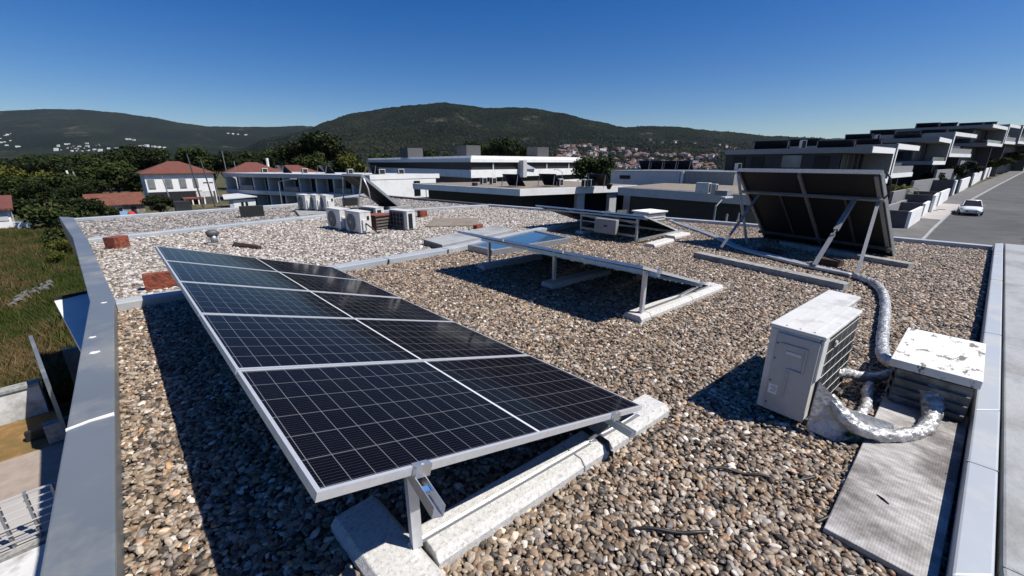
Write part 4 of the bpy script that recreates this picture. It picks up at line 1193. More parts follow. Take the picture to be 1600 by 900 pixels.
# terrace of stepped houses along the street
RS = 1.41
ROWT = [(30, 4.75), (42.6, 3.45), (65, 1.0), (74, -.8), (89, -3.6), (104, -7.0), (130, -13)]
ROWT = [(x_ * RS, y_ * RS) for x_, y_ in ROWT]
def rowy(x): return interp(ROWT, x)
def rowz(z): return CAM_H + (z - CAM_H) * RS
def terrace(label, x0, x1, zt, side, depth=13.5, tall=3.0, red=False):
    x0 *= RS; x1 *= RS; zt = rowz(zt)
    y0, y1 = rowy(x0), rowy(x1); ang = atan2(y1 - y0, x1 - x0); W = sqrt((x1 - x0) ** 2 + (y1 - y0) ** 2)
    t = thing('terrace_house', label, 'house', (x0, y0, street_z(x0)), ang, 'stepped terrace houses along the street')
    zz = zt - street_z(x0); zb = zz - tall - .52
    B = lambda name, m, *a: MB().bx(*a).build(name, M[m], t, world=False)
    B('roof_slab', 'grey', 0, W, .03, depth, zz - .52, zz)  # white slab; the grey puts the shade of its sides into colour
    B('fascia', 'white', 0, W, -.02, .028, zz - .53, zz + .005)
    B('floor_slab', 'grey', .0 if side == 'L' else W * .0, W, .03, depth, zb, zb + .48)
    B('fascia', 'white', 0, W, -.02, .028, zb - .005, zb + .49)
    sx = (W - .4, W) if side == 'R' else (0, .4)
    B('side_wall', 'grey', sx[0], sx[1], .03, depth, zb + .483, zz - .532)  # white wall as well, its shade put into the grey
    B('side_fascia', 'white', sx[0] - .004, sx[1] + .004, -.018, .028, zb + .493, zz - .532)
    ox = (.25, W - .45) if side == 'R' else (.45, W - .25)
    B('recessed_wall', 'vdark', ox[0], ox[1], 2.4, depth - .1, zb + .483, zz - .532)
    B('window', 'glass', ox[0] + .3, ox[1] - .3, 2.32, 2.398, zb + .55, zz - .6)
    for q in range(1, 4):
        x = ox[0] + .3 + (ox[1] - ox[0] - .6) * q / 4
        B('window_frame', 'grey', x - .05, x + .05, 2.26, 2.315, zb + .55, zz - .6)
    for q in range(5):
        y = 3.2 + q * 2.0
        if side == 'R' and not 5 < y < 8: B('side_window', 'glass', .18, .248, y, y + 1.3, zb + .8, zz - .75)
    B('gutter', 'galv', .2, W - .2, .12, .2, zz, zz + .06)
    if side == 'R':
        B('curtained_window', 'paleglass', .17, .248, 5.6, 7.4, zz - 1.9, zz - .7)
        B('balustrade', 'paleglass', .3, W - .45, .15, .19, zb + .483, zb + 1.0)
    else:
        B('balustrade', 'grey', .42, W, .10, .2, zb + .483, zb + 1.25)
        B('railing', 'dkgrey', .5, W * .5, .3, .34, zb + 1.25, zb + 1.6)
    B('ground_floor', 'vdark', .4, W - .1, 3.0, depth - .2, -1.2, zb - .006)
    B('party_wall', 'dkgrey', W - .25, W - .02, 1.2, 3.0, -.5, zb - .006)
    if red: B('awning', 'red', W * .35, W * .8, 1.4, 2.3, zb + 1.0, zb + 1.08)
    return t
rows = [('first terrace house from the left, curtained side window above the tall collectors', 36.5, 42.6, 2.85, 'R', 0),
        ('second terrace house, its white frame open to the right above the palm', 43.3, 51.0, 3.2, 'L', 0),
        ('third terrace house, set behind the round clipped shrub', 57.5, 65.0, 4.15, 'R', 0),
        ('fourth terrace house, its white frame open to the right behind the dark hedge', 65.8, 74.0, 4.95, 'L', 0),
        ('fifth terrace house, with a red awning on its balcony', 80.5, 89.0, 6.4, 'R', 1),
        ('sixth terrace house, the narrow white frame high on the street', 90.0, 95.5, 6.85, 'L', 0),
        ('last terrace house at the right edge, sky seen through its white frame', 96.5, 112, 7.0, 'L', 0)]
for lb, x0, x1, zt, sd, rd_ in rows: terrace(lb, x0, x1, zt, sd, red=bool(rd_))
k = 0
ordn = ['first', 'second', 'third', 'fourth', 'fifth', 'sixth', 'seventh', 'eighth', 'ninth', 'tenth', 'eleventh', 'twelfth', 'thirteenth']
for (lb, x0, x1, zt, sd, rd_) in rows[:6]:
    for s in ((.25, 6.5), (.7, 3.2)):
        x = (x0 + (x1 - x0) * s[0]) * RS
        roof_collector('dark collector on the terrace roofs, %s from the left' % ordn[k], (x, rowy(x) + s[1] * RS, rowz(zt)), .1, 3.4, 1.5, .62); k += 1
P0 = (56.7, rowy(56.7) + 7.3, rowz(2.86)); far_ac('white air conditioner standing on the first terrace house roof', P0, .4, 1.4)
P0 = (85, rowy(85) + 7.3, rowz(4.16)); far_ac('white air conditioner standing on the third terrace house roof', P0, .4, 1.1)

# garden walls and piers along the pavement
gw = [(45.62, 1.74, 51.4, 1.33, 1.35), (54.4, 1.31, 58.5, 1.1, 1.2), (58.3, .85, 63.2, .71, 1.65), (64.7, .61, 73.0, .03, 1.5), (79.6, -.30, 81.5, -.42, 1.9), (85.8, -.85, 99.0, -1.8, 1.7), (102.5, -2.2, 119, -3.45, 1.8), (122, -3.9, 139, -5.4, 1.9), (147, -6.6, 150, -6.9, 2.2), (154.5, -8.2, 173, -9.9, 2.2), (182, -11, 200, -13, 2.2)]
wl_ = ['lowest white pier at the foot of the street', 'short white pier second along the pavement', 'slim white pier third along the pavement', 'broad white pier beside the parked car', 'thin white pier fifth along the pavement', 'white pier sixth along the pavement', 'white pier seventh along the pavement', 'white pier eighth along the pavement', 'thin white pier ninth along the pavement', 'white pier tenth along the pavement', 'white pier farthest up the pavement']
for (x0, y0, x1, y1, h), lb in zip(gw, wl_):
    an = atan2(y1 - y0, x1 - x0); L = sqrt((x1 - x0) ** 2 + (y1 - y0) ** 2)
    t = thing('garden_pier', lb, 'pier', (x0, y0, street_z(x0) + .1), an, 'white garden piers along the pavement')
    sl_ = .028 * L
    MB().add([(0, 0, -.3), (L, 0, sl_ - .3), (L, .2, sl_ - .3), (0, .2, -.3), (0, 0, h), (L, 0, h + sl_ * .3), (L, .2, h + sl_ * .3), (0, .2, h)], [(0, 3, 2, 1), (4, 5, 6, 7), (0, 1, 5, 4), (1, 2, 6, 5), (2, 3, 7, 6), (3, 0, 4, 7)]).build('pier_face', M['white'], t, world=False)
    MB().bx(-.02, .25, .203, 2.2, -.3, h + .02).build('return_wall', M['dkgrey'], t, world=False)
gl_ = ['low grey garden wall below the first terrace house', 'grey garden wall in front of the palm', 'grey garden wall beneath the dark hedge', 'grey garden wall at the fourth terrace house', 'grey garden wall farthest up the street']
for (x0, x1, off, zt), lb in zip([(47, 60, 3.4, -1.75), (57, 68, 4.4, -.95), (68, 84, 4.6, -.2), (84, 108, 5.0, .9), (108, 160, 5.6, 2.2)], gl_):
    a = Vector((x0, kerb_y(x0) + off, 0)); b = Vector((x1, kerb_y(x1) + off, 0)); z0 = -3.6
    o = MB().bar((a.x, a.y, (z0 + zt) / 2), (b.x, b.y, (z0 + zt) / 2), .25, zt - z0).build('garden_wall', M['grey']); tag(o, lb, 'wall', 'grey garden walls')
stp = thing('garden_steps', 'white garden steps beside the lowest pier', 'steps', (42.5, 4.0, -3.6))
for k in range(7): MB().bx(41.0 + k * .35, 41.35 + k * .35, 2.9, 4.6, -4.2, -2.55 - .22 * k).build('step', M['white'] if k % 2 == 0 else M['grey'], stp)

# ------------------------------------------------------------------ car
def car(label, P, rz):
    t = thing('parked_car', label, 'car', P, rz)
    # stations along x (front +x): (x, half width low, half width high, z sill, z belt)
    secs = [(-2.05, .70, .62, .35, .78), (-1.95, .82, .74, .24, .90), (-1.2, .87, .80, .20, .96), (0, .88, .82, .19, .94), (.9, .88, .81, .19, .90), (1.6, .85, .74, .21, .80), (2.0, .74, .60, .26, .66), (2.1, .60, .50, .32, .56)]
    vs = []; fs = []
    for x, wl, wh, z0, z1 in secs:
        vs += [(x, -wl * .92, z0), (x, -wl, (z0 + z1) * .5), (x, -wh, z1 - .03), (x, -wh * .6, z1 + .02), (x, 0, z1 + .035), (x, wh * .6, z1 + .02), (x, wh, z1 - .03), (x, wl, (z0 + z1) * .5), (x, wl * .92, z0)]
    k = 9
    for i in range(len(secs) - 1):
        for j in range(k - 1):
            a = i * k + j; fs.append((a, a + k, a + k + 1, a + 1))
        fs.append((i * k, i * k + k - 1, i * k + 2 * k - 1, i * k + k))
    fs += [tuple(range(k)), tuple(range(len(vs) - 1, len(vs) - k - 1, -1))]
    b = MB().add(vs, fs).build('body', M['carpaint'], t, world=False, smooth=True)
    g = [(-1.85, .70, .93), (-1.35, .60, 1.40), (-.5, .61, 1.47), (.25, .59, 1.43), (1.05, .70, .93)]
    vs = []; fs = []
    for x, hw, z in g: vs += [(x, -hw, z), (x, hw, z)]
    for x, hw, z in g: vs += [(x, -.76, .90), (x, .76, .90)]
    n = len(g)
    for i in range(n - 1):
        fs += [(2 * i, 2 * i + 1, 2 * i + 3, 2 * i + 2), (2 * i, 2 * i + 2, 2 * n + 2 * i + 2, 2 * n + 2 * i), (2 * i + 1, 2 * n + 2 * i + 1, 2 * n + 2 * i + 3, 2 * i + 3)]
    MB().add(vs, fs).build('cabin_glass', M['glass'], t, world=False)
    rf = MB(); rv = [(-1.32, .60, 1.405), (-.5, .615, 1.478), (.22, .60, 1.44)]
    rf.add([(x, s * hw, z + .008 + dz) for dz in (0, .02) for x, hw, z in rv for s in (-1, 1)], [(0, 1, 3, 2), (2, 3, 5, 4), (6, 8, 9, 7), (8, 10, 11, 9), (0, 6, 7, 1), (4, 5, 11, 10), (0, 2, 8, 6), (2, 4, 10, 8), (1, 7, 9, 3), (3, 9, 11, 5)])
    rf.build('roof', M['carpaint'], t, world=False, smooth=True)
    for s in (-1, 1):
        MB().bar((.24, s * .6, 1.43), (1.02, s * .72, .95), .05, .05).build('pillar', M['carpaint'], t, world=False)
        MB().bar((-.45, s * .625, 1.45), (-.45, s * .765, .93), .07, .03).build('pillar', M['carpaint'], t, world=False)
        MB().bx(.75, .95, s * .86 - .09, s * .86 + .09, .93, 1.06).build('mirror', M['carpaint'], t, world=False, bevel=.02)
        hl = MB().add([(2.02, s * .46, .62), (1.72, s * .78, .70), (1.74, s * .80, .60), (2.06, s * .46, .53)], [(0, 1, 2, 3)]); hl.build('headlight', M['paleglass'], t, world=False)
        MB().bx(2.045, 2.07, s * .5 - .12, s * .5 + .12, .36, .42).build('fog_lamp', M['black'], t, world=False)
        for x in (-1.3, 1.32):
            wv = MB().cyl((x, s * .74, .32), (x, s * .90, .32), .32, 20).build('wheel', M['black'], t, world=False)
            MB().cyl((x, s * .895, .32), (x, s * .91, .32), .20, 14).build('rim', M['galv'], wv, world=False)
    MB().bx(2.06, 2.115, -.42, .42, .36, .50).build('grille', M['black'], t, world=False)
    MB().bx(2.116, 2.125, -.26, .26, .42, .52).build('number_plate', M['white'], t, world=False)
    MB().bx(-1.4, 1.5, -.7, .7, .15, .22).build('underbody', M['black'], t, world=False)
    t.scale = (.88, .88, .88)
    return t
car('white hatchback parked facing downhill at the kerb', (60.0, kerb_y(60) - 1.15, street_z(60) + .01), pi + .03)

for x, dy, lb in ((61.5, 1.0, 'round manhole cover in the pale pavement, nearer the piers'), (60.0, 1.35, 'round manhole cover in the pale pavement, lower one')):
    o = MB().cyl((x, kerb_y(x) + dy, street_z(x) + .10), (x, kerb_y(x) + dy, street_z(x) + .136), .38, 16).build('manhole_cover', M['asphalt_d']); tag(o, lb, 'manhole cover', 'manhole covers')
# street lamps and poles
def lamp(label, P, h, az, arm=1.2, group='street lamps'):
    t = thing('street_lamp', label, 'street lamp', P, az, group)
    MB().cyl((0, 0, 0), (0, 0, h), .07, 10, 0, .045).build('pole', M['galv'], t, world=False)
    MB().tube([(0, 0, h - .1), (.2, 0, h + .05), (arm, 0, h + .3)], .03, 8).build('arm', M['galv'], t, world=False)
    MB().box((arm + .3, 0, h + .33), (.75, .28, .10), 0).build('lamp_head', M['lampwhite'], t, world=False, bevel=.03)
def pole(label, P, h, r=.11, m='conc_d', lean=0):
    o = MB().cyl((0, 0, 0), (lean, 0, h), r, 8, 0, r * .7).build('utility_pole', M[m]); o.location = P
    return tag(o, label, 'pole', 'poles among the houses')
P = pol(1128, 21); lamp('street lamp with a flat grey head just beyond the far roof edge', (P.x, P.y, -4.2), 4.0, radians(-10), .6)
P = pol(430, 52); lamp('street lamp in front of the grey flats, arm bent to the right', (P.x, P.y, -5.5), 5.1, YAW * -1 + radians(0), 1.6)
P = pol(663, 50); lamp('street lamp by the lit end wall of the flats', (P.x, P.y, -5.4), 4.2, radians(0), 1.7)
P = pol(254, 66); pole('slim pole in front of the white villa, left one', (P.x, P.y, -5.5), 5.4, .10, 'galv', -.5)
P = pol(303, 70); pole('dark pole rising past the right part of the white villa', (P.x, P.y, -5.5), 8.6, .13, 'dkgrey', -.7)
P = pol(322, 72); pole('dark pole at the right corner of the white villa', (P.x, P.y, -5.5), 7.9, .13, 'dkgrey', -.7)
P = pol(333, 66); pole('grey pole right of the white villa', (P.x, P.y, -5.5), 5.6, .09, 'galv', -.4)
P = pol(368, 76); pole('thin pole in front of the cream house', (P.x, P.y, -5.5), 7.6, .08, 'galv', -.2)
P = pol(352, 90); pole('tall thin pole left of the cream house roof', (P.x, P.y, -5.5), 9.6, .10, 'galv', -.2)
P = pol(107, 66); pole('pale leaning pole in the trees, left one', (P.x, P.y, -5.5), 6.2, .18, 'white', -.5)
P = pol(118, 67); pole('grey leaning pole in the trees, right one', (P.x, P.y, -5.5), 6.0, .16, 'conc_d', -.6)
P = pol(879, 60); lamp('street lamp in front of the right half of the office block', (P.x, P.y, -4.8), 5.4, radians(180), 1.0)

# ------------------------------------------------------------------ villas on the left
def hip_house(name, label, px, D, Wd, Dp, zb, ze, zr, wallm, roofm, az, ov=.5):
    P = pol(px, D)
    t = thing(name, label, 'house', (P.x, P.y, zb), az)
    MB().bx(-Wd / 2, Wd / 2, -Dp / 2, Dp / 2, -.5, ze - zb).build('wall', M[wallm], t, world=False)
    e = ze - zb; r = zr - zb; W2 = Wd / 2 + ov; D2 = Dp / 2 + ov; rx = max(.1, W2 - D2)
    vs = [(-W2, -D2, e), (W2, -D2, e), (W2, D2, e), (-W2, D2, e), (-rx, 0, r), (rx, 0, r), (-W2, -D2, e - .15), (W2, -D2, e - .15), (W2, D2, e - .15), (-W2, D2, e - .15)]
    fs = [(0, 1, 5, 4), (1, 2, 5), (2, 3, 4, 5), (3, 0, 4), (6, 9, 8, 7), (0, 6, 7, 1), (1, 7, 8, 2), (2, 8, 9, 3), (3, 9, 6, 0)]
    MB().add(vs, fs).build('roof', M[roofm], t, world=False)
    return t
FACE = -YAW      # local -Y faces the viewer
vl = hip_house('villa', 'white two storey villa with a red hipped roof and dark ground floor', 271, 80, 9.9, 8.2, -5.5, .05, 2.1, 'white', 'tile', radians(1))
lw = lambda par, name, m, x0, x1, y0, y1, z0, z1, lab=None: MB().bx(x0, x1, y0, y1, z0, z1).build(name, M[m], par, world=False, label=lab)
for x, wd_ in ((-4.2, 1.0), (-1.8, 1.0), (.2, 1.0), (2.1, .8)):
    f = lw(vl, 'window', 'grey', x - wd_ / 2, x + wd_ / 2, -4.18, -4.11, 2.9, 4.6)
    MB().bx(x - wd_ / 2 + .15, x + wd_ / 2 - .15, -4.23, -4.185, 3.05, 4.45).build('pane', M['paleglass'], f, world=False)
for x in (3.6, 4.5): lw(vl, 'vent', 'dkgrey', x - .35, x + .3, -4.16, -4.11, 3.7, 3.85)
lw(vl, 'ground_floor', 'vdark', -4.9, 2.8, -4.22, -4.12, -.3, 2.35)
lw(vl, 'porch', 'terra', -.5, 2.6, -6.4, -4.25, 1.0, 1.25); lw(vl, 'porch_wall', 'oldwall', 1.6, 4.2, -6.0, -5.6, 1.3, 2.3)
for x in (-.4, .7, 1.6, 2.5): lw(vl, 'porch_post', 'white', x, x + .2, -6.3, -6.1, -.3, 1.0)
lw(vl, 'garage_door', 'dkgrey', 3.1, 4.8, -4.18, -4.11, -.3, 2.2)
lw(vl, 'step_wall', 'white', -4.9, -4.4, -6.0, -4.12, -.3, 1.3)
ch = hip_house('cream_house', 'cream house with a long red hipped roof beside the grey flats', 393, 92, 10.0, 8.0, -5.5, -.2, 1.95, 'white', 'tile', radians(-6))
lw(ch, 'balcony', 'oldwall', -5.4, -1.2, -5.6, -4.05, 1.5, 3.9); lw(ch, 'window', 'glass', -3.4, -2.2, -5.64, -5.605, 3.35, 3.6); lw(ch, 'lower_wall', 'whitegrey', -5.3, -1.4, -4.9, -4.05, -.3, 1.45); lw(ch, 'window', 'glass', -5.0, -4.0, -4.95, -4.905, .2, 1.2)
MB().cyl((3, 0, 6.5), (3, 0, 8.3), .28, 8).build('chimney', M['white'], ch, world=False)
r2 = hip_house('red_roofed_house', 'low red roof showing behind the grey flats', 455, 98, 9.0, 6.5, -5.5, -.2, 1.35, 'white', 'tile', radians(-8))
P = pol(362, 68)
gr = thing('garage', 'small white garage with a flat lean-to roof below the cream house', 'garage', (P.x, P.y, -5.5), radians(-8))
gr.scale = (.85, .85, .85)
lw(gr, 'wall', 'whitegrey', -1.6, 2.6, -1.5, 2.5, -.3, 2.0); lw(gr, 'front', 'white', -1.0, 2.6, -1.56, -1.51, -.3, 2.0); lw(gr, 'window', 'glass', .2, .6, -1.6, -1.565, .6, 1.5); lw(gr, 'window', 'glass', .9, 1.3, -1.6, -1.565, .6, 1.5)
MB().add([(-2.4, -2, 2.1), (3, -2, 2.35), (3, 3, 2.9), (-2.4, 3, 2.6), (-2.4, -2, 2.25), (3, -2, 2.5), (3, 3, 3.05), (-2.4, 3, 2.75)], [(0, 3, 2, 1), (4, 5, 6, 7), (0, 1, 5, 4), (1, 2, 6, 5), (2, 3, 7, 6), (3, 0, 4, 7)]).build('roof', M['whitegrey'], gr, world=False)
P = pol(163, 60)
bn = thing('old_barn', 'old rubble stone barn with a weathered red tiled roof', 'barn', (P.x, P.y, -5.5), radians(2))
bn.scale = (.70, .8, .72)
lw(bn, 'wall', 'stonewall', -3.8, 4.2, -2, 2.5, -.3, 2.3); lw(bn, 'painted_wall', 'oldwall', -1.6, .8, -2.06, -2.01, .2, 2.2)
lw(bn, 'window', 'glass', -1.3, -.5, -2.1, -2.065, .6, 1.6); lw(bn, 'window', 'glass', .0, .7, -2.1, -2.065, .6, 1.6); lw(bn, 'door', 'glass', 2.0, 2.8, -2.06, -2.01, .0, 1.7)
MB().add([(-4.6, -2.5, 2.2), (4.8, -2.5, 2.2), (4.6, 2.8, 4.2), (-4.4, 2.8, 4.1), (-4.6, -2.5, 2.35), (4.8, -2.5, 2.35), (4.6, 2.8, 4.35), (-4.4, 2.8, 4.25)], [(0, 3, 2, 1), (4, 5, 6, 7), (0, 1, 5, 4), (1, 2, 6, 5), (2, 3, 7, 6), (3, 0, 4, 7)]).build('roof', M['tile_old'], bn, world=False)
P = pol(-52, 47)
wb = thing('white_outbuilding', 'white building with a red roof at the left edge and a curved white ramp wall', 'building', (P.x, P.y, -5.5), radians(4))
lw(wb, 'wall', 'white', -4, 1.8, -1.5, 3, -.3, 2.2); lw(wb, 'wall_shade_sheet', 'whitegrey', -4, 1.6, -1.56, -1.51, 1.0, 2.2)  # grey sheet carries the shade of the upper white wall as colour
MB().add([(-4.4, -2.0, 2.2), (2.2, -2.0, 2.2), (2.2, 3.4, 3.4), (-4.4, 3.4, 3.4), (-4.4, -2.0, 2.4), (2.2, -2.0, 2.4), (2.2, 3.4, 3.6), (-4.4, 3.4, 3.6)], [(0, 3, 2, 1), (4, 5, 6, 7), (0, 1, 5, 4), (1, 2, 6, 5), (2, 3, 7, 6), (3, 0, 4, 7)]).build('roof', M['tile'], wb, world=False)
MB().prism([(1.82, -2.4), (2.1, -2.6), (2.6, -2.9), (3.1, -3.3), (3.2, -3.0), (2.7, -2.5), (2.2, -2.1), (1.82, -1.9)], -.3, .85).build('ramp_wall', M['white'], wb, world=False)
MB().cyl((.7, -1.7, 0), (.5, -1.7, 2.3), .06, 8).build('drainpipe', M['dkgrey'], wb, world=False)

# play court
P = pol(180, 45)
tag(MB().prism([tuple((P + RH * a + FH * b).xy) for a, b in [(-4.2, -3.5), (6.5, -3.5), (6.5, 4.0), (-4.2, 4.0)]], -5.49, -5.42).build('path', M['redpad']), kind='structure')
bl = [tuple((P + RH * (1.0 + 4.6 * cos(k * pi / 12)) + FH * (0 + 2.7 * sin(k * pi / 12))).xy) for k in range(24)]
tag(MB().prism(bl, -5.419, -5.41).build('path', M['bluepad']), kind='structure')
pf = thing('climbing_frame', 'red and blue climbing frame on the blue play court', 'climbing frame', (P.x, P.y, -5.42), radians(4))
for x, y in ((-1.3, -.8), (1.3, -.8), (-1.3, .8), (1.3, .8)):
    MB().bar((x, y, 0), (x * .45, y * .3, 2.3), .09, .09).build('leg', M['dkgrey'], pf, world=False)
MB().bx(-.7, .7, -.5, .5, 1.5, 1.6).build('platform', M['carpaint'], pf, world=False)
MB().bar((.1, -.5, 2.2), (1.0, -1.6, .7), .6, .08).build('slide', M['red'], pf, world=False)
MB().bx(-.75, -.1, -.55, -.5, 1.6, 2.3).build('side_board', M['bluepad'], pf, world=False)
P = pol(205, 50)
fn = thing('board_fence', 'rusty brown board fence along the play court', 'fence', (P.x, P.y, -5.5), FACE)
for k in range(10): MB().bx(-6 + k * 1.2, -4.84 + k * 1.2, -.03, .03, 0, 1.15 - .06 * (k % 3)).build('board', M['wood'] if k % 3 else M['terra'], fn, world=False)

# ------------------------------------------------------------------ yard below the left parapet
MB_ = MB().prism([(-.50, 8.0), (-.62, 11.0), (-.95, 15.45), (-1.35, 15.12), (-1.555, 15.1), (-.90, 10.0)], -1.62, -1.5)
cn = thing('canopy', 'white canopy slab projecting from the wall below the parapet, mostly in shade', 'canopy', (-1, 13, -1.6))
MB_.build('slab', M['white'], cn); MB().bar((-.80, 15.5, -1.47), (-1.57, 15.14, -1.47), .06, .08).build('trim', M['vdark'], cn)
tag(MB().box((-.53, 14.0, -1.1), (.06, .5, .8), .05).build('wall_vent', M['dkgrey']), 'dark vent fitting on the outer wall above the canopy', 'vent')
dp = thing('yard_gate_wall', 'dark blue grey gate wall below the parapet, mostly in shade', 'wall', (-2.2, 16.2, -5.5))
MB().prism([(-2.06, 14.2), (-1.98, 14.2), (-2.55, 18.3), (-2.63, 18.3)], -5.5, -3.15).build('panel', M['flash'], dp)
MB().bx(-2.0, -1.0, 17.6, 17.75, -5.5, -3.6).build('cross_panel', M['flash'], dp)
ow = thing('yard_wall', 'old lime washed wall at the end of the yard', 'wall', (-6, 18, -5.5))
MB().prism([(-9.5, 17.3), (-2.7, 17.75), (-2.7, 18.05), (-9.5, 17.6)], -5.6, -4.55).build('wall', M['oldwall'], ow)
MB().prism([(-9.5, 17.25), (-2.68, 17.70), (-2.68, 18.10), (-9.5, 17.65)], -4.548, -4.47).build('coping', M['conc_d'], ow)
tag(MB().prism([(-9.5, 15.0), (-1.9, 15.4), (-2.6, 17.72), (-9.5, 17.28)], -5.54, -5.47).build('ground', M['drygrass']), kind='structure')
tag(MB().prism([(-9.5, 12.9), (-1.2, 13.3), (-1.9, 15.38), (-9.5, 14.98)], -5.54, -5.46).build('path', M['blockpave']), kind='structure')
tag(MB().prism([(-9.5, 5), (-.6, 5), (-1.2, 13.28), (-9.5, 12.88)], -5.54, -5.45).build('path', M['pavel']), kind='structure')
for k, (x, lb) in enumerate([(-2.25, 'weathered grey stone block below the parapet, left one'), (-1.55, 'weathered grey stone block below the parapet, right one')]):
    block('stone_block', (x, 15.6 + .2 * k, -5.46), (.62, .30, .55), .1, 'conc_d', lb, 'stone block', 'stone blocks in the yard')
tag(MB().prism([(-1.9, 14.6), (-1.5, 14.7), (-1.45, 15.3), (-1.8, 15.2)], -5.45, -4.9).build('pier_stub', M['pavel']), 'pale triangular pier stub below the parapet', 'pier')
tag(MB().bx(-3.0, -2.5, 16.0, 16.15, -5.47, -5.2).build('planter_box', M['black']), 'black low box on the dry grass of the yard', 'box')
rl = thing('slatted_balustrade', 'white slatted balustrade of the terrace below the parapet', 'balustrade', (-2.6, 11.3, -5.45))
ya = lambda x: 11.15 + (x + 5.5) * .04
for k in range(7):
    z = -5.28 + k * .145
    MB().bar((-6.2, ya(-6.2) + .02 * k, z), (-2.0, ya(-2.0) + .02 * k, z), .014, .022 if k not in (0, 3, 6) else .04).build('rail', M['whitegrey'], rl)
for k in range(12):
    x = -2.05 - k * .36
    MB().bx(x - .02, x + .02, ya(x) + .05, ya(x) + .17, -5.45, -4.38).build('post', M['galv'], rl)
MB().prism([(-6.2, 10.75), (-1.9, 10.95), (-1.9, 11.1), (-6.2, 10.9)], -5.46, -5.30).build('plinth', M['conc_d'], rl)
tag(MB().prism([(-6.2, 7.2), (-1.0, 7.4), (-1.6, 10.7), (-6.2, 10.5)], -5.44, -5.2).build('terrace_slab', M['oldwall']), 'white terrace slab in front of the slatted balustrade', 'terrace')
rl2 = thing('rock_pile', 'pile of pale boulders in the meadow beside the canopy', 'rocks', (-4, 35, -5.5))
for k in range(11):
    ico = []
    x, y, s = -3.75 - (k % 6) * .22 + random.uniform(-.1, .1), 36.2 - (k % 6) * .75 + (k // 6) * .9, random.uniform(.13, .25)
    b = MB(); b.tube([(x - s, y, -5.35), (x - s * .6, y, -5.22), (x + s * .2, y + .05, -5.15), (x + s, y, -5.32)], [s * .3, s * .7, s * .75, s * .2], 7, 0, .5)
    b.build('boulder', M['pave'], rl2, smooth=False)

# ------------------------------------------------------------------ vegetation
def leaf_mat(name, stops, tr=.15):
    m = bpy.data.materials.new(name); m.use_nodes = True
    nt = m.node_tree; p = nt.nodes['Principled BSDF']
    g = nd(nt, 'ShaderNodeNewGeometry')
    a = noi(nt, g.outputs['Position'], .55, 3); b = mth(nt, 'MULTIPLY_ADD', g.outputs['Random Per Island'], .55, mth(nt, 'MULTIPLY', a, .45))
    nt.links.new(ramp(nt, b, stops), p.inputs['Base Color'])
    p.inputs['Roughness'].default_value = .7; p.inputs['Specular IOR Level'].default_value = .12
    return m
M['leaf_d'] = leaf_mat('dark_leaves', [(.2, (.006, .010, .003)), (.5, (.015, .024, .007)), (.8, (.036, .048, .013))])
M['leaf_m'] = leaf_mat('green_leaves', [(.2, (.010, .018, .004)), (.5, (.027, .042, .010)), (.8, (.066, .078, .020))])
M['leaf_y'] = leaf_mat('yellow_green_leaves', [(.2, (.03, .04, .007)), (.5, (.075, .082, .014)), (.8, (.15, .14, .028))])
def tree_mesh(seed, H_, Rr, nleaf, m, leaf=.5, lobes=9, base=.3, name='crown'):
    r = np.random.default_rng(seed)
    tr = MB(); h0 = H_ * .8
    tr.tube([(0, 0, -.3), (.05, .02, H_ * .3), (-.05, .06, H_ * .6), (0, 0, h0)], [H_ * .028, H_ * .022, H_ * .014, .03], 8)
    cs = []
    for k in range(lobes):
        an = r.uniform(0, 2 * pi); q = sqrt(r.uniform(.0, 1)); zz = H_ * (base + (1 - base) * (.18 + .66 * r.uniform(0, 1) ** .8))
        env = sin(pi * min(1, max(.12, (zz / H_ - base * .7) / (1.05 - base * .7)))) ** .6
        c = np.array([cos(an) * q * Rr * .72 * env, sin(an) * q * Rr * .72 * env, zz]); s = Rr * r.uniform(.30, .48)
        cs.append((c, s))
        tr.tube([(0, 0, H_ * (base * .7 + .02 * k)), tuple(c * .6 + np.array([0, 0, H_ * .1])), tuple(c)], [H_ * .010, H_ * .007, .02], 6)
    vs = []; fs = []
    for i in range(nleaf):
        c, s = cs[int(r.integers(0, lobes))]
        d = r.normal(0, 1, 3); d /= np.linalg.norm(d); rad = s * r.uniform(.35, 1.0) ** .45 * (1 + .18 * sin(5 * d[0] + 7 * d[1] + i % 3))
        p = c + d * rad * np.array([1, 1, .78])
        nrm_ = d + r.normal(0, .55, 3); nrm_ /= np.linalg.norm(nrm_)
        t1 = np.cross(nrm_, r.normal(0, 1, 3)); t1 /= np.linalg.norm(t1) + 1e-6; t2 = np.cross(nrm_, t1)
        L = leaf * r.uniform(.55, 1.25); Wd = L * r.uniform(.45, .8); b = len(vs)
        vs += [tuple(p - t1 * L * .5), tuple(p + t2 * Wd * .5 + nrm_ * L * .12), tuple(p + t1 * L * .5), tuple(p - t2 * Wd * .5 + nrm_ * L * .12)]
        fs.append((b, b + 1, b + 2, b + 3))
    cr = MB().add(vs, fs)
    return tr, cr
PROTO = {}
def proto(key, *a, **k):
    m = k.pop('m')
    tr, cr = tree_mesh(*a, m=None, **k)
    o1 = tr.build('trunk', M['trunk'], smooth=True); o2 = cr.build('crown', M[m])
    PROTO[key] = (o1.data, o2.data); bpy.data.objects.remove(o1); bpy.data.objects.remove(o2)
for i in range(3): proto('d%d' % i, 20 + i, 10, 4.0, 3600, m='leaf_d', leaf=.62, lobes=14, base=.16)
for i in range(3): proto('m%d' % i, 40 + i, 9, 3.8, 3400, m='leaf_m', leaf=.6, lobes=13, base=.16)
proto('y0', 60, 7, 3.2, 2600, m='leaf_y', leaf=.5, lobes=11, base=.12)
proto('b0', 70, 2.4, 1.7, 1700, m='leaf_m', leaf=.30, lobes=9, base=.05)
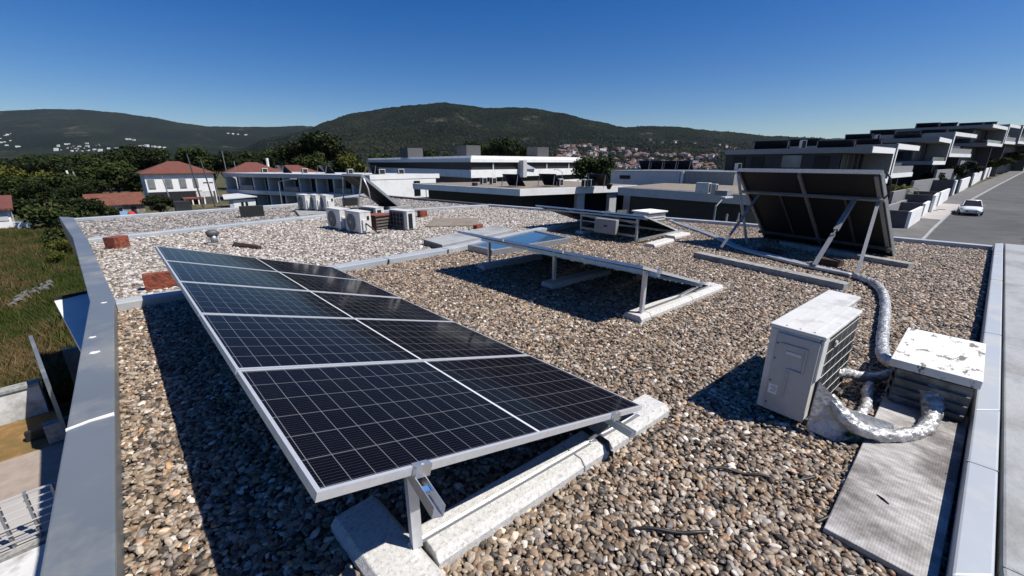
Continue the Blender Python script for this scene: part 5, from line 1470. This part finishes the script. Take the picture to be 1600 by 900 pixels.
proto('b1', 71, 2.2, 1.6, 1700, m='leaf_d', leaf=.28, lobes=9, base=.05)
proto('b2', 72, 1.8, 1.4, 1400, m='leaf_y', leaf=.22, lobes=8, base=.05)
def tree(key, px, D, sc, label, cat='tree', group=None, name='tree', z=None, wide=1.0):
    P = pol(px, D)
    t = thing(name, label, cat, (P.x, P.y, gz(P.x, P.y) if z is None else z), random.uniform(0, 6.28), group)
    t.scale = (sc * wide, sc * wide, sc)
    for nm, me in zip(('trunk', 'crown'), PROTO[key]):
        o = bpy.data.objects.new(nm, me); COL.objects.link(o); o.parent = t
    return t
BG_ = 'trees of the wooded belt on the left'
def belt(px0, px1, n, D0, D1, h0, h1, label, keys, grp=BG_):
    for k in range(n):
        px = px0 + (px1 - px0) * (k + random.uniform(.15, .85)) / n; D = random.uniform(D0, D1); ht = random.uniform(h0, h1)
        key = random.choice(keys); bh = {'d': 10, 'm': 9, 'y': 7}[key[0]]
        tree(key, px, D, ht / bh, label, group=grp, wide=random.uniform(1.0, 1.3))
belt(-70, 215, 15, 108, 135, 9.0, 11.2, 'dense dark green tree in the back rank of the left wooded belt', ['d0', 'd1', 'd2', 'm0'])
belt(-60, 205, 15, 80, 104, 6.6, 8.8, 'bushy mid height tree in the middle rank of the left wooded belt', ['d1', 'd2', 'm1', 'm2', 'd0'])
belt(-50, 140, 11, 56, 74, 4.2, 6.2, 'lower bushy tree at the front of the left wooded belt', ['m0', 'm1', 'd2', 'd0', 'm2'])
belt(200, 450, 14, 118, 150, 9.4, 12.5, 'tall dark tree rising behind the white villa and the flats', ['d0', 'd1', 'd2', 'm1'], 'trees behind the villas')
tree('y0', 4, 66, .95, 'yellow green tree at the left edge of the wooded belt')
tree('y0', 60, 72, .85, 'olive yellow tree low in the left wooded belt')
tree('d1', 500, 122, 1.62, 'largest dark round tree, rising above the grey flats', wide=1.25)
tree('d2', 462, 124, 1.36, 'dark tree at the left shoulder of the largest tree')
tree('d0', 538, 126, 1.28, 'dark tree at the right shoulder of the largest tree')
tree('m2', 490, 106, 1.12, 'mid green tree in front of the largest tree')
tree('y0', 553, 104, 1.30, 'bright yellow green tree between the flats and the office block')
tree('m1', 598, 150, 1.25, 'green tree behind the left end of the office block')
for k, (px, D, s, kk, lb) in enumerate([(668, 190, 1.45, 'd0', 'tree behind the left plant box of the office block'), (690, 185, 1.35, 'm0', 'tree just right of the left plant box of the office block'), (765, 170, 1.7, 'm1', 'taller green tree behind the middle plant box of the office block'), (790, 168, 1.72, 'd2', 'dark tree right of the middle plant box of the office block'), (808, 172, 1.6, 'd0', 'dark tree left of the right plant box of the office block'), (740, 190, 1.7, 'd1', 'dark tree hidden by the middle plant box of the office block')]):
    tree(kk, px, D, s, lb, group='trees behind the office block')
tree('m1', 930, 66, .98, 'small green tree between the office block and the blue grey wall')
tree('d1', 233, 55, .34, 'dark round bush beside the old barn', 'bush', name='bush', wide=1.6)
for k, (px, D, s, kk, lb) in enumerate([(88, 40, 1.15, 'b1', 'dark bush left of the play court'), (105, 44, 1.3, 'b0', 'green bush against the far corner of our roof'), (70, 37, 1.05, 'b0', 'green bush by the curved white ramp wall'), (55, 33, .8, 'b2', 'yellowish bush low in front of the ramp wall'), (120, 50, 1.5, 'b1', 'dark bush behind the play court fence'), (140, 53, 1.3, 'b0', 'green bush at the left end of the barn'), (100, 31, .7, 'b0', 'low bush hidden by the corner of the parapet'), (38, 30, .6, 'b2', 'low dry bush in the meadow'), (95, 52, 1.6, 'b1', 'dark bush in front of the leaning poles'), (60, 48, 1.6, 'b0', 'bush behind the ramp wall'), (20, 52, 1.5, 'b1', 'dark bush behind the white building'), (160, 52, .8, 'b0', 'small bush in front of the barn')]):
    tree(kk, px, D, s, lb, 'bush', group='bushes around the play court', name='bush')
for k, (px, D, s, kk, lb, z) in enumerate([(1470, 44.5, .95, 'b1', 'flat clipped dark shrub in a terrace garden', -.5), (1494, 50, 1.0, 'b1', 'dark hedge shrub below the fourth terrace house, left one', .1), (1516, 54, 1.0, 'b1', 'dark hedge shrub below the fourth terrace house, right one', .5), (1408, 33, .5, 'b1', 'small dark shrub behind the lowest garden wall', -2.3), (1560, 62, 1.1, 'b0', 'green shrub below the fifth terrace house', 1.2), (1588, 70, 1.1, 'b0', 'green shrub at the top of the street', 2.2)]):
    tree(kk, px, D * 1.38, s * .95, lb, 'shrub', group='garden shrubs of the terrace', name='shrub', z=CAM_H + (z - CAM_H) * 1.38, wide=1.3)
# palm
P = pol(1421, 47)
pm = thing('palm', 'small yellowing palm in the first terrace garden', 'palm', (P.x, P.y, -2.4))
pm.scale = (1.2, 1.2, 1.2)
MB().cyl((0, 0, 0), (0, 0, 1.2), .16, 10, 0, .13).build('trunk', M['trunk'], pm, world=False)
fd = MB()
for k in range(26):
    an = k * 2.4; el = .9 - (k / 26) * 1.25; L = 1.25
    pts = [Vector((cos(an) * L * s * cos(el * (1 - s * .6)), sin(an) * L * s * cos(el * (1 - s * .6)), 1.2 + L * s * sin(el) - .55 * s * s)) for s in np.linspace(0, 1, 6)]
    sd = Vector((-sin(an), cos(an), 0))
    for i in range(5):
        for q in (-1, 1):
            for u in (0, .5):
                a = pts[i].lerp(pts[i + 1], u); d = (pts[i + 1] - pts[i]).normalized()
                fd.add([a, a + sd * q * .26 * (1 - i * .13) + d * .15 - Vector((0, 0, .06)), a + d * .09], [(0, 1, 2)])
fd.build('fronds', M['leaf_y'], pm, world=False)

# meadow
def gn_tufts(m):
    ng = bpy.data.node_groups.new('tufts', 'GeometryNodeTree')
    ng.interface.new_socket('Geometry', in_out='INPUT', socket_type='NodeSocketGeometry')
    ng.interface.new_socket('Geometry', in_out='OUTPUT', socket_type='NodeSocketGeometry')
    N = ng.nodes; L = ng.links
    gi = N.new('NodeGroupInput'); go = N.new('NodeGroupOutput'); jn = N.new('GeometryNodeJoinGeometry')
    for k in range(9):
        c = N.new('GeometryNodeMeshCone'); c.inputs['Vertices'].default_value = 3
        c.inputs['Radius Top'].default_value = .002; c.inputs['Radius Bottom'].default_value = .05; c.inputs['Depth'].default_value = .6 + .12 * (k % 4)
        tf = N.new('GeometryNodeTransform'); an = k * 2.3
        tf.inputs['Translation'].default_value = (cos(an) * .18, sin(an) * .18, .22)
        tf.inputs['Rotation'].default_value = (-.55 * sin(an), .55 * cos(an), an)
        L.new(c.outputs[0], tf.inputs[0]); L.new(tf.outputs[0], jn.inputs[0])
    mt = N.new('GeometryNodeSetMaterial'); mt.inputs['Material'].default_value = m; L.new(jn.outputs[0], mt.inputs[0])
    ip = N.new('GeometryNodeInstanceOnPoints'); L.new(gi.outputs[0], ip.inputs['Points']); L.new(mt.outputs[0], ip.inputs['Instance'])
    for nm, sk in (('prot', 'Rotation'), ('pscl', 'Scale')):
        a = N.new('GeometryNodeInputNamedAttribute'); a.data_type = 'FLOAT_VECTOR'; a.inputs['Name'].default_value = nm
        L.new([q for q in a.outputs if q.enabled][0], ip.inputs[sk])
    L.new(ip.outputs[0], go.inputs[0]); return ng
def tuft_mat():
    m = bpy.data.materials.new('meadow_grass'); m.use_nodes = True
    nt = m.node_tree; p = nt.nodes['Principled BSDF']; g = nd(nt, 'ShaderNodeNewGeometry')
    a = noi(nt, g.outputs['Position'], .16, 4, .6); b = noi(nt, g.outputs['Position'], 1.3, 3)
    f = mth(nt, 'ADD', mth(nt, 'MULTIPLY', a, .65), mth(nt, 'MULTIPLY', b, .35))
    nt.links.new(ramp(nt, f, [(.39, (.032, .050, .010)), (.47, (.054, .066, .016)), (.52, (.088, .072, .028)), (.60, (.14, .10, .046))]), p.inputs['Base Color'])
    p.inputs['Roughness'].default_value = .8; p.inputs['Specular IOR Level'].default_value = .1
    return m
M['tuft'] = tuft_mat()
n = 42000
yy = 18.3 + (74 - 18.3) * rng.uniform(0, 1, n) ** 1.6; xx = -1.2 - yy * .02 - rng.uniform(0, 1, n) * (yy * .16 + 3)
me = bpy.data.meshes.new('meadow'); me.vertices.add(n)
me.vertices.foreach_set('co', np.stack([xx, yy, np.full(n, -5.52)], 1).ravel().astype(np.float32))
for nm, arr in (('prot', np.stack([np.zeros(n), np.zeros(n), rng.uniform(0, 6.28, n)], 1)), ('pscl', np.repeat(np.exp(rng.normal(-1.35, .35, n))[:, None], 3, 1))):
    a = me.attributes.new(nm, 'FLOAT_VECTOR', 'POINT'); a.data.foreach_set('vector', arr.ravel().astype(np.float32))
o = bpy.data.objects.new('meadow_grass', me); COL.objects.link(o); md = o.modifiers.new('tufts', 'NODES'); md.node_group = gn_tufts(M['tuft'])
me.materials.append(M['tuft'])
tag(o, 'rough green and brown meadow grass below the building', 'grass', kind='stuff')

# ------------------------------------------------------------------ far hillside towns
M['hroof'] = mat('far_red_roof', (.14, .062, .045), (.22, .11, .08), .9, scale=.3)
M['hwall'] = mat('far_white_wall', (.70, .69, .67), (.52, .51, .48), .9, scale=.2)
M['hgrey'] = mat('far_grey_wall', (.33, .32, .31), (.26, .25, .24), .9, scale=.2)
def far_house_mesh(Wd, Dp, Hh, roof, wm):
    b = MB().bx(-Wd / 2, Wd / 2, -Dp / 2, Dp / 2, -3, Hh, 0)
    if roof:
        W2, D2 = Wd / 2 + .5, Dp / 2 + .5
        b.add([(-W2, -D2, Hh), (W2, -D2, Hh), (W2, D2, Hh), (-W2, D2, Hh), (-W2 * .35, 0, Hh + 2.6), (W2 * .35, 0, Hh + 2.6)], [(0, 1, 5, 4), (1, 2, 5), (2, 3, 4, 5), (3, 0, 4), (0, 3, 2, 1)], 1)
    for k in range(3):
        x = -Wd / 2 + Wd * (k + .5) / 3
        b.bx(x - .8, x + .8, -Dp / 2 - .06, -Dp / 2 - .01, Hh - 2.4, Hh - .9, 2)
    o = b.build('hillside_house', [M[wm], M['hroof'], M['vdark']]); me = o.data; bpy.data.objects.remove(o); return me
HV = [(far_house_mesh(11, 9, 5.5, True, 'hwall'), 'white hillside house with a red hipped roof', 'house'), (far_house_mesh(9, 9, 5, True, 'hgrey'), 'grey hillside house with a red hipped roof', 'house'), (far_house_mesh(14, 9, 6, False, 'hwall'), 'white flat roofed hillside house', 'house'), (far_house_mesh(30, 12, 13, False, 'hwall'), 'white apartment block on a hillside', 'apartment block'), (far_house_mesh(12, 9, 4, True, 'hgrey'), 'low grey hillside house with a red roof', 'house')]
def hill_D(tab, d0, d1, px, y):
    top = interp(tab, px); v = max(0.0, (264 - y) / (264 - top)); return d0 + (d1 - d0) * v ** (1 / .85)
def put(v, px, y, tab, d0, d1, amp, sc=1.0):
    D = hill_D(tab, d0, d1, px, y); z = hill_z(tab, d0, d1, px, D, amp); P = pol(px, D)
    o = bpy.data.objects.new('hillside_house', HV[v][0]); COL.objects.link(o)
    o.location = (P.x, P.y, z); o.rotation_euler = (0, 0, random.choice((-.6, -.3, .0, .4, .9, 1.3))); s = sc * random.uniform(.8, 1.2); o.scale = (s, s, s)
    tag(o, HV[v][1] + (' in the town right of the office block' if tab is RIDGE_B else ' in the far town left of centre'), HV[v][2], 'hillside houses of the distant towns')
cnt = 0
while cnt < 215:
    px = random.uniform(868, 1120); u = (px - 868) / 250
    y = random.uniform(230 + 18 * u ** .7, 262)
    if random.random() < .35 and px > 1020: continue
    put(random.choice((0, 0, 1, 4, 2, 1)), px, y, RIDGE_B, 900, 2600, 30, 1.12); cnt += 1
for k in range(34):
    px = random.uniform(1005, 1150); put(random.choice((0, 2, 0)), px, 226 + (px - 1005) * .06 + random.gauss(0, 2.2), RIDGE_B, 900, 2600, 30, 1.0)
for px, y in ((886, 229), (893, 228), (906, 229), (914, 228), (940, 243)): put(3, px, y, RIDGE_B, 900, 2600, 30, .8)
for k in range(42): put(random.choice((3, 2, 0)), random.uniform(92, 165), random.uniform(223, 238), RIDGE_A, 1500, 4200, 26, .5)
for px in (176, 188, 199, 208, 218, 227, 236, 246, 254, 262): put(2, px, 229 + (px - 176) * .06, RIDGE_A, 1500, 4200, 26, 1.2)
for k in range(14): put(random.choice((2, 0, 3)), random.uniform(-5, 40), random.uniform(208, 226), RIDGE_A, 1500, 4200, 26, .6)
for px, y in ((208, 217), (213, 217), (218, 218), (365, 211), (372, 212), (380, 212), (392, 213)): put(2, px, y, RIDGE_A, 1500, 4200, 26, 1.3)

# wooded mass on the lower slopes (one mass, nobody could count it)
M['wood_mass'] = leaf_mat('far_wood', [(.1, (.003, .0045, .0028)), (.45, (.011, .015, .007)), (.75, (.030, .034, .016)), (.95, (.055, .052, .028))])
def woodland():
    vs = []; fs = []; r = np.random.default_rng(5)
    phi = (1 + 5 ** .5) / 2
    iv_ = np.array([(-1, phi, 0), (1, phi, 0), (-1, -phi, 0), (1, -phi, 0), (0, -1, phi), (0, 1, phi), (0, -1, -phi), (0, 1, -phi), (phi, 0, -1), (phi, 0, 1), (-phi, 0, -1), (-phi, 0, 1)]) / 1.9
    fi = [(0, 11, 5), (0, 5, 1), (0, 1, 7), (0, 7, 10), (0, 10, 11), (1, 5, 9), (5, 11, 4), (11, 10, 2), (10, 7, 6), (7, 1, 8), (3, 9, 4), (3, 4, 2), (3, 2, 6), (3, 6, 8), (3, 8, 9), (4, 9, 5), (2, 4, 11), (6, 2, 10), (8, 6, 7), (9, 8, 1)]
    for k in range(15000):
        px = r.uniform(420, 1400); s = r.uniform(0, 1) ** 1.3
        D = 900 + 1680 * s
        z = hill_z(RIDGE_B, 900, 2600, px, D, 30); P = pol(px, D); sz = r.uniform(2.0, 4.6); b = len(vs)
        jit = r.normal(1, .22, (12, 1)); v = iv_ * jit * np.array([sz, sz, sz * 1.15]) + np.array([P.x, P.y, z + sz * .45])
        vs += [tuple(q) for q in v]; fs += [(a + b, c + b, d + b) for a, c, d in fi]
    o = MB().add(vs, fs).build('woodland', M['wood_mass'])
    tag(o, 'far wooded hillside behind the town', 'woodland', kind='stuff')
woodland()

# ------------------------------------------------------------------ air: thin even haze round everything
hz = bpy.data.materials.new('haze'); hz.use_nodes = True
hz.node_tree.nodes.remove(hz.node_tree.nodes['Principled BSDF'])
pv = hz.node_tree.nodes.new('ShaderNodeVolumePrincipled')
pv.inputs['Color'].default_value = (.62, .78, 1.0, 1)
pv.inputs['Density'].default_value = .00002
pv.inputs['Anisotropy'].default_value = .2
hz.node_tree.links.new(pv.outputs[0], hz.node_tree.nodes['Material Output'].inputs['Volume'])
o = MB().bx(-9500, 9500, -9500, 9500, -40, 480).build('haze', hz)
tag(o, 'thin blue haze over the valley', 'haze', kind='stuff')
for q in S.objects:
    if 'label' in q and len(q['label'].split()) > 16: print('LONG', len(q['label'].split()), q['label'])
